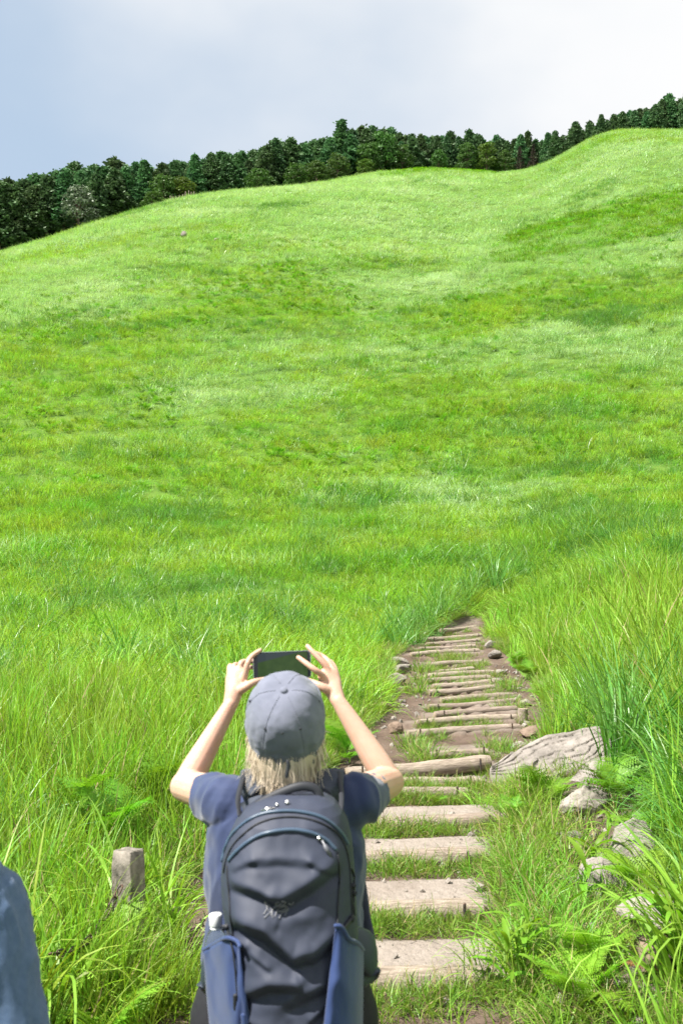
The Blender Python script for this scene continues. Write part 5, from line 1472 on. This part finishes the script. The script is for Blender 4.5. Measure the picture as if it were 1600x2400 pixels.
zipper('main_zip', [(524, 2010), (530, 1984), (545, 1952), (568, 1925), (600, 1902), (640, 1889), (690, 1886), (740, 1894), (775, 1912), (800, 1940), (814, 1966)], .0042, 'zip_blue', pack)
zipper('piping', [(530, 2030), (538, 1996), (552, 1966), (578, 1936), (610, 1912), (650, 1899), (700, 1897), (745, 1906), (782, 1928), (806, 1962), (818, 2010), (822, 2080), (826, 2140)], .0022, 'webbing', pack)
zipper('pocket_zip', [(546, 1996), (565, 1972), (592, 1948), (625, 1930), (662, 1922), (700, 1921), (735, 1929), (765, 1945), (786, 1966)], .0046, 'zip_blue', pack)
zipper('side_seam', [(540, 2010), (546, 2060), (552, 2110), (556, 2160), (572, 2230), (586, 2320), (598, 2400), (606, 2470)], .0022, 'webbing', pack)
zipper('side_seam', [(792, 1975), (796, 2030), (792, 2090), (790, 2150), (780, 2220), (766, 2300), (752, 2400), (745, 2470)], .0022, 'webbing', pack)
def tab(name, px, py, w, h, m, rot=0, parent=pack, lift=.006):
    p = pack_line([px], [py], lift)[0]
    M = Matrix.Rotation(rot, 3, 'Y'); bm2 = bmesh.new(); bmesh.ops.create_cube(bm2, size=1)
    bmesh.ops.bevel(bm2, geom=bm2.edges[:], offset=.25, segments=2, affect='EDGES')
    V = [p + M @ Vector((v.co.x * w, v.co.y * .005, v.co.z * h)) for v in bm2.verts]; Fc = [tuple(v.index for v in f.verts) for f in bm2.faces]; bm2.free()
    return part(name, MB().add(V, Fc), m, parent)
tab('zip_pull', 632, 1884, .030, .008, 'metal_bright', R(-12)); tab('zip_pull', 652, 1876, .008, .008, 'metal_bright'); tab('zip_pull', 675, 1872, .008, .014, 'metal_bright', R(20))
tab('zip_pull', 749, 1940, .008, .010, 'metal_bright', R(20)); tab('zip_pull', 768, 1964, .008, .045, 'emblem_grey', R(-28))
# haul loop at the top
hl_ = [P(604, 1886, 2.25), P(640, 1866, 2.245), P(690, 1846, 2.24), P(722, 1843, 2.24), P(744, 1854, 2.24), P(752, 1882, 2.235)]
part('haul_loop', MB().add(*tube(hl_, [(.004, .010)], 8, 5)), 'webbing', pack)
# shoulder straps over the shoulders
for sx_, c_ in ((-1, 588), (1, 770)):
    p_ = P(c_, 1880, 2.30); x_ = p_.x
    pts_ = [vec(x_ - sx_ * .01, 2.30, p_.z - .05), vec(x_, 2.325, zs + .005), vec(x_, 2.38, zs + .052), vec(x_ + sx_ * .004, 2.45, zs + .058), vec(x_ + sx_ * .01, 2.52, zs + .015), vec(x_ + sx_ * .03, 2.565, zs - .10), vec(x_ + sx_ * .06, 2.56, zs - .25), vec(x_ + sx_ * .085, 2.50, zs - .36)]
    part('shoulder_strap', MB().add(*tube(pts_, [(.034, .008)], 14, 5, True, (0, 1, .35) if False else (0, 1, 1))), 'strap_cloth', pack)
    part('load_strap', MB().add(*tube([P(c_ + sx_ * 26, 1912, 2.24), P(c_ + sx_ * 30, 1868, 2.30), vec(x_ + sx_ * .024, 2.40, zs + .066)], [(.006, .002)], 8, 4, True, (0, 1, 1))), 'webbing', pack)
# stretch pockets
def pocket(name, top, bot, seed, m='pack_blue'):
    """top, bot: lists of (px, row, depth) along the mouth and along the foot; a bulging sheet between them"""
    nt_, nb_ = 26, 40; T_ = catmull([np.array(t) for t in top], 8); B_ = catmull([np.array(t) for t in bot], 8)
    T_ = np.array([np.interp(np.linspace(0, 1, nt_), np.linspace(0, 1, len(T_)), np.array(T_)[:, c]) for c in range(3)]).T
    B_ = np.array([np.interp(np.linspace(0, 1, nt_), np.linspace(0, 1, len(B_)), np.array(B_)[:, c]) for c in range(3)]).T
    V, Fc = [], []
    for i in range(nb_):
        t = i / (nb_ - 1)
        for j in range(nt_):
            q = T_[j] * (1 - t) + B_[j] * t; u_ = j / (nt_ - 1)
            bul = .020 * math.sin(math.pi * u_) ** .7 * (0.4 + .6 * math.sin(math.pi * min(1, t * 1.2)))
            rid = 1 - abs(fbm(np.array([[u_ * 3.0 + t * .8, t * 3.2, seed]]), 3, seed)[0] - .5) * 4
            V.append(P(q[0], q[1], q[2]) + vec(0, -bul - max(0, rid) * .010 * (1 - .4 * t), 0))
    for i in range(nb_ - 1):
        for j in range(nt_ - 1):
            a = i * nt_ + j; Fc.append((a, a + nt_, a + nt_ + 1, a + 1))
    o = part(name, MB().add(V, Fc), m, pack)
    sd = o.modifiers.new('thick', 'SOLIDIFY'); sd.thickness = .004; sd.offset = 0
    return o
pkl = pocket('side_pocket', [(478, 2226, 2.25), (500, 2212, 2.22), (530, 2196, 2.15), (556, 2204, 2.125), (562, 2216, 2.11)], [(508, 2560, 2.27), (530, 2560, 2.22), (560, 2560, 2.15), (585, 2560, 2.12), (608, 2560, 2.10)], 3)
part('pocket_hem', MB().add(*tube([P(478, 2226, 2.242), P(500, 2214, 2.208), P(530, 2198, 2.130), P(556, 2206, 2.105), P(562, 2218, 2.09)], [.0045], 8, 4)), 'pack_blue', pkl)
pkr = pocket('side_pocket', [(786, 2170, 2.09), (800, 2172, 2.095), (818, 2200, 2.12), (838, 2208, 2.17), (850, 2226, 2.24)], [(742, 2560, 2.06), (770, 2560, 2.07), (800, 2560, 2.09), (830, 2560, 2.14), (846, 2560, 2.24)], 5)
part('pocket_hem', MB().add(*tube([P(786, 2170, 2.075), P(800, 2173, 2.08), P(818, 2201, 2.100), P(838, 2210, 2.15), P(850, 2226, 2.23)], [.0045], 8, 4)), 'pack_blue', pkr)
# side straps, cords and buckles
part('cord', MB().add(*tube(pack_line([546, 560, 566, 570], [2150, 2190, 2240, 2290], .022), [.0022], 6, 4)), 'webbing', pack)
part('cord_end', MB().add(*tube(pack_line([566, 566], [2282, 2314], .028), [(.0055, .004)], 8, 1)), 'webbing', pack)
part('cord_end', MB().add(*tube(pack_line([584, 590], [2318, 2366], .026), [(.0058, .003)], 8, 1)), 'pack_blue', pack)
for c_ in ((540, 2148), (530, 2164), (548, 2166)): tab('buckle', c_[0], c_[1], .014, .013, 'webbing', R(20), lift=.010)
for c_ in ((800, 2134), (822, 2130), (826, 2062), (828, 2080)): tab('buckle', c_[0], c_[1], .014, .012, 'webbing', R(-15), lift=.012)
part('side_strap', MB().add(*tube(pack_line([790, 800, 812, 826], [2154, 2142, 2136, 2128], .010), [(.003, .006)], 8, 4)), 'webbing', pack)
part('side_strap', MB().add(*tube(pack_line([824, 830, 829, 828, 830], [2024, 2048, 2078, 2104, 2128], .012), [.0022], 6, 4)), 'webbing', pack)
part('hip_wing', MB().add(*tube([P(828, 2200, 2.30), P(858, 2230, 2.33), P(866, 2262, 2.36), P(848, 2296, 2.33)], [(.014, .03), (.020, .045), (.018, .04), (.010, .02)], 14, 4)), 'pack_side', pack)
part('hip_wing', MB().add(*tube([P(515, 2240, 2.30), P(492, 2268, 2.33), P(490, 2292, 2.36), P(510, 2330, 2.33)], [(.014, .03), (.018, .04), (.016, .035), (.010, .02)], 14, 4)), 'pack_side', pack)
# emblem: a little bird skeleton in thin grey strokes
EMB = [[(630, 2093), (637, 2084), (636, 2074), (631, 2068), (634, 2078), (641, 2088)], [(650, 2100), (648, 2090), (652, 2080), (660, 2076), (668, 2070)], [(655, 2098), (660, 2086), (670, 2078), (680, 2080), (672, 2088), (662, 2090)],
       [(662, 2066), (656, 2070), (662, 2076), (672, 2074), (678, 2068), (670, 2064)], [(664, 2102), (668, 2094), (676, 2090), (682, 2082)], [(684, 2072), (690, 2076), (695, 2070)], [(632, 2100), (642, 2092), (650, 2084), (658, 2080)], [(640, 2078), (646, 2086), (646, 2096)], [(676, 2098), (680, 2090), (684, 2086)]]
for e in EMB:
    part('emblem_stroke', MB().add(*tube(pack_line([q_[0] for q_ in e], [q_[1] for q_ in e], .0008), [.0013], 6, 3)), 'emblem_grey', bodyp)

# ---- the bottle in the left pocket
bt = P(515, 2206, 2.30)
bottle = empty('water_bottle', bt + vec(0, 0, -.13)); bottle.rotation_euler = (0, R(-3), 0); tag(bottle, 'clear water bottle with white cap in the left backpack pocket', 'bottle')
def lathe(prof, n=24):
    V = [(r_ * math.cos(2 * math.pi * j / n), r_ * math.sin(2 * math.pi * j / n), z) for r_, z in prof for j in range(n)]
    Fc = [(i * n + j, i * n + (j + 1) % n, (i + 1) * n + (j + 1) % n, (i + 1) * n + j) for i in range(len(prof) - 1) for j in range(n)]
    Fc += [tuple(range(n))[::-1], tuple((len(prof) - 1) * n + j for j in range(n))]
    return V, Fc
MB().add(*lathe([(.024, 0), (.028, .006), (.029, .05), (.028, .09), (.029, .11), (.026, .132), (.018, .150), (.0115, .158), (.0115, .164)])).build('bottle_body', MATS['clear_plastic'], bottle)
MB().add(*lathe([(.0135, .163), (.0145, .165), (.0145, .187), (.0130, .190)])).build('bottle_cap', MATS['plastic_white'], bottle)
MB().add(*lathe([(.0128, .157), (.0132, .159), (.0128, .162)])).build('neck_ring', MATS['plastic_white'], bottle)

# ---- the second person, standing at the left, only the shoulder in view
qx = P(-20, 2010, 1.72); X2 = qx.x - .19; Y2 = 1.74; g2 = ground(X2, Y2)
pers2 = empty('person', (X2, Y2, g2)); tag(pers2, 'person at the left bottom corner, only a blue shirt sleeve showing', 'person')
b2 = MB(); zs2 = P(0, 2040, 1.72).z
h2 = vec(X2, Y2 + .02, zs2 + .24)
b2.add(*ellipsoid(h2, (.076, .095, .115), None, 24, 16)); b2.add(*tube([h2 + vec(0, .09, .0), h2 + vec(0, .105, -.03), h2 + vec(0, .09, -.035)], [.01, .014, .012], 10, 3))
for s in (-1, 1): b2.add(*ellipsoid(h2 + vec(s * .078, -.005, -.01), (.010, .02, .032), None, 12, 8))
b2.add(*tube([h2 + vec(0, -.015, -.06), vec(X2, Y2, zs2 + .03), vec(X2, Y2, zs2 - .06)], [.056, .058, .075], 16, 4))
b2.add(*loft([ring(X2, Y2, z, a, b_) for z, a, b_ in ((g2 + .78, .155, .10), (g2 + .95, .15, .10), (zs2 - .2, .155, .10), (zs2 - .09, .150, .085), (zs2 - .02, .08, .06))]))
for s in (-1, 1):
    s0 = vec(X2 + s * .160, Y2, zs2 - .075); e0 = vec(X2 + s * .235, Y2 - .01, zs2 - .33); w0 = vec(X2 + s * .245, Y2 + .08, zs2 - .56)
    b2.add(*tube([s0, s0.lerp(e0, .5), e0], [.042, .042, .038], 16, 4)); b2.add(*tube([e0, e0.lerp(w0, .3), w0], [.038, .036, .024], 16, 4))
    b2.add(*tube([w0, w0 + vec(0, .02, -.05), w0 + vec(0, .03, -.09)], [(.024, .02), (.036, .018), (.036, .013)], 14, 4, True, (1, 0, 0)))
    for k_ in range(4):
        f0 = w0 + vec(0, .03 + (k_ - 1.5) * .018, -.085); b2.add(*tube([f0, f0 + vec(-s * .004, .004, -.035), f0 + vec(-s * .016, .006, -.068 + abs(k_ - 1.3) * .006)], [.009, .0085, .0065], 8, 3))
    b2.add(*tube([w0 + vec(0, .02, -.02), w0 + vec(0, .055, -.05), w0 + vec(-s * .01, .062, -.085)], [.013, .011, .008], 8, 3))
    b2.add(*tube([vec(X2 + s * .085, Y2, g2 + .82), vec(X2 + s * .09, Y2, g2 + .45), vec(X2 + s * .095, Y2, g2 + .06)], [.09, .06, .04], 14, 4))
part('body', remeshed(b2, .0040, 3, 'body'), 'skin', pers2)
s2 = MB()
s2.add(*loft([ring(X2, Y2, z, a, b_, 36) for z, a, b_ in ((g2 + .74, .20, .14), (g2 + .95, .195, .135), (zs2 - .2, .195, .13), (zs2 - .07, .195, .11), (zs2 + .0, .15, .085), (zs2 + .03, .08, .065))]))
for s in (-1, 1):
    s0 = vec(X2 + s * .165, Y2, zs2 - .060); e0 = vec(X2 + s * .235, Y2 - .01, zs2 - .33); w0 = vec(X2 + s * .245, Y2 + .07, zs2 - .52)
    s2.add(*tube([s0 - vec(s * .05, 0, 0), s0, s0.lerp(e0, .55), e0, e0.lerp(w0, .5), w0], [.070, .072, .066, .062, .056, .048], 24, 5, True))
m2 = remeshed(s2, .006, 3, 'shirt'); shirt_folds(m2, 33, .013, (15, 15, 4), 1.4); part('shirt', m2, 'denim_cloth', pers2)
t2 = MB(); t2.add(*loft([ring(X2, Y2, z, a, b_, 30) for z, a, b_ in ((g2 + .88, .172, .12), (g2 + .80, .18, .125), (g2 + .70, .185, .12))]))
for s in (-1, 1): t2.add(*tube([vec(X2 + s * .09, Y2, g2 + .80), vec(X2 + s * .095, Y2, g2 + .45), vec(X2 + s * .10, Y2, g2 + .09)], [.100, .078, .068], 20, 4, False))
part('trousers', remeshed(t2, .008, 2, 'trousers'), 'black_cloth', pers2)
for s in (-1, 1): part('shoe', MB().add(*tube([vec(X2 + s * .10, Y2 - .06, g2 + .05), vec(X2 + s * .10, Y2 + .03, g2 + .06), vec(X2 + s * .105, Y2 + .14, g2 + .045), vec(X2 + s * .11, Y2 + .20, g2 + .036)], [(.040, .05), (.044, .06), (.048, .044), (.036, .034)], 16, 4)), 'rubber', pers2)
hm = MB()
for k in range(260):
    a = rg.uniform(-math.pi, math.pi); el = rg.uniform(.1, 1.5)
    if abs(a) > 2.2 and el < .9: continue
    dr = vec(math.sin(a) * math.cos(el), -math.cos(a) * math.cos(el), math.sin(el)); p0 = h2 + vec(dr.x * .079, dr.y * .098, dr.z * .118)
    p1 = p0 + vec(dr.x * .008, dr.y * .008, -.03); hm.add(*tube([p0, p1, p1 + vec(0, 0, -.04)], [.006, .007, .002], 6, 2))
part('hair', hm, 'black_cloth', pers2)
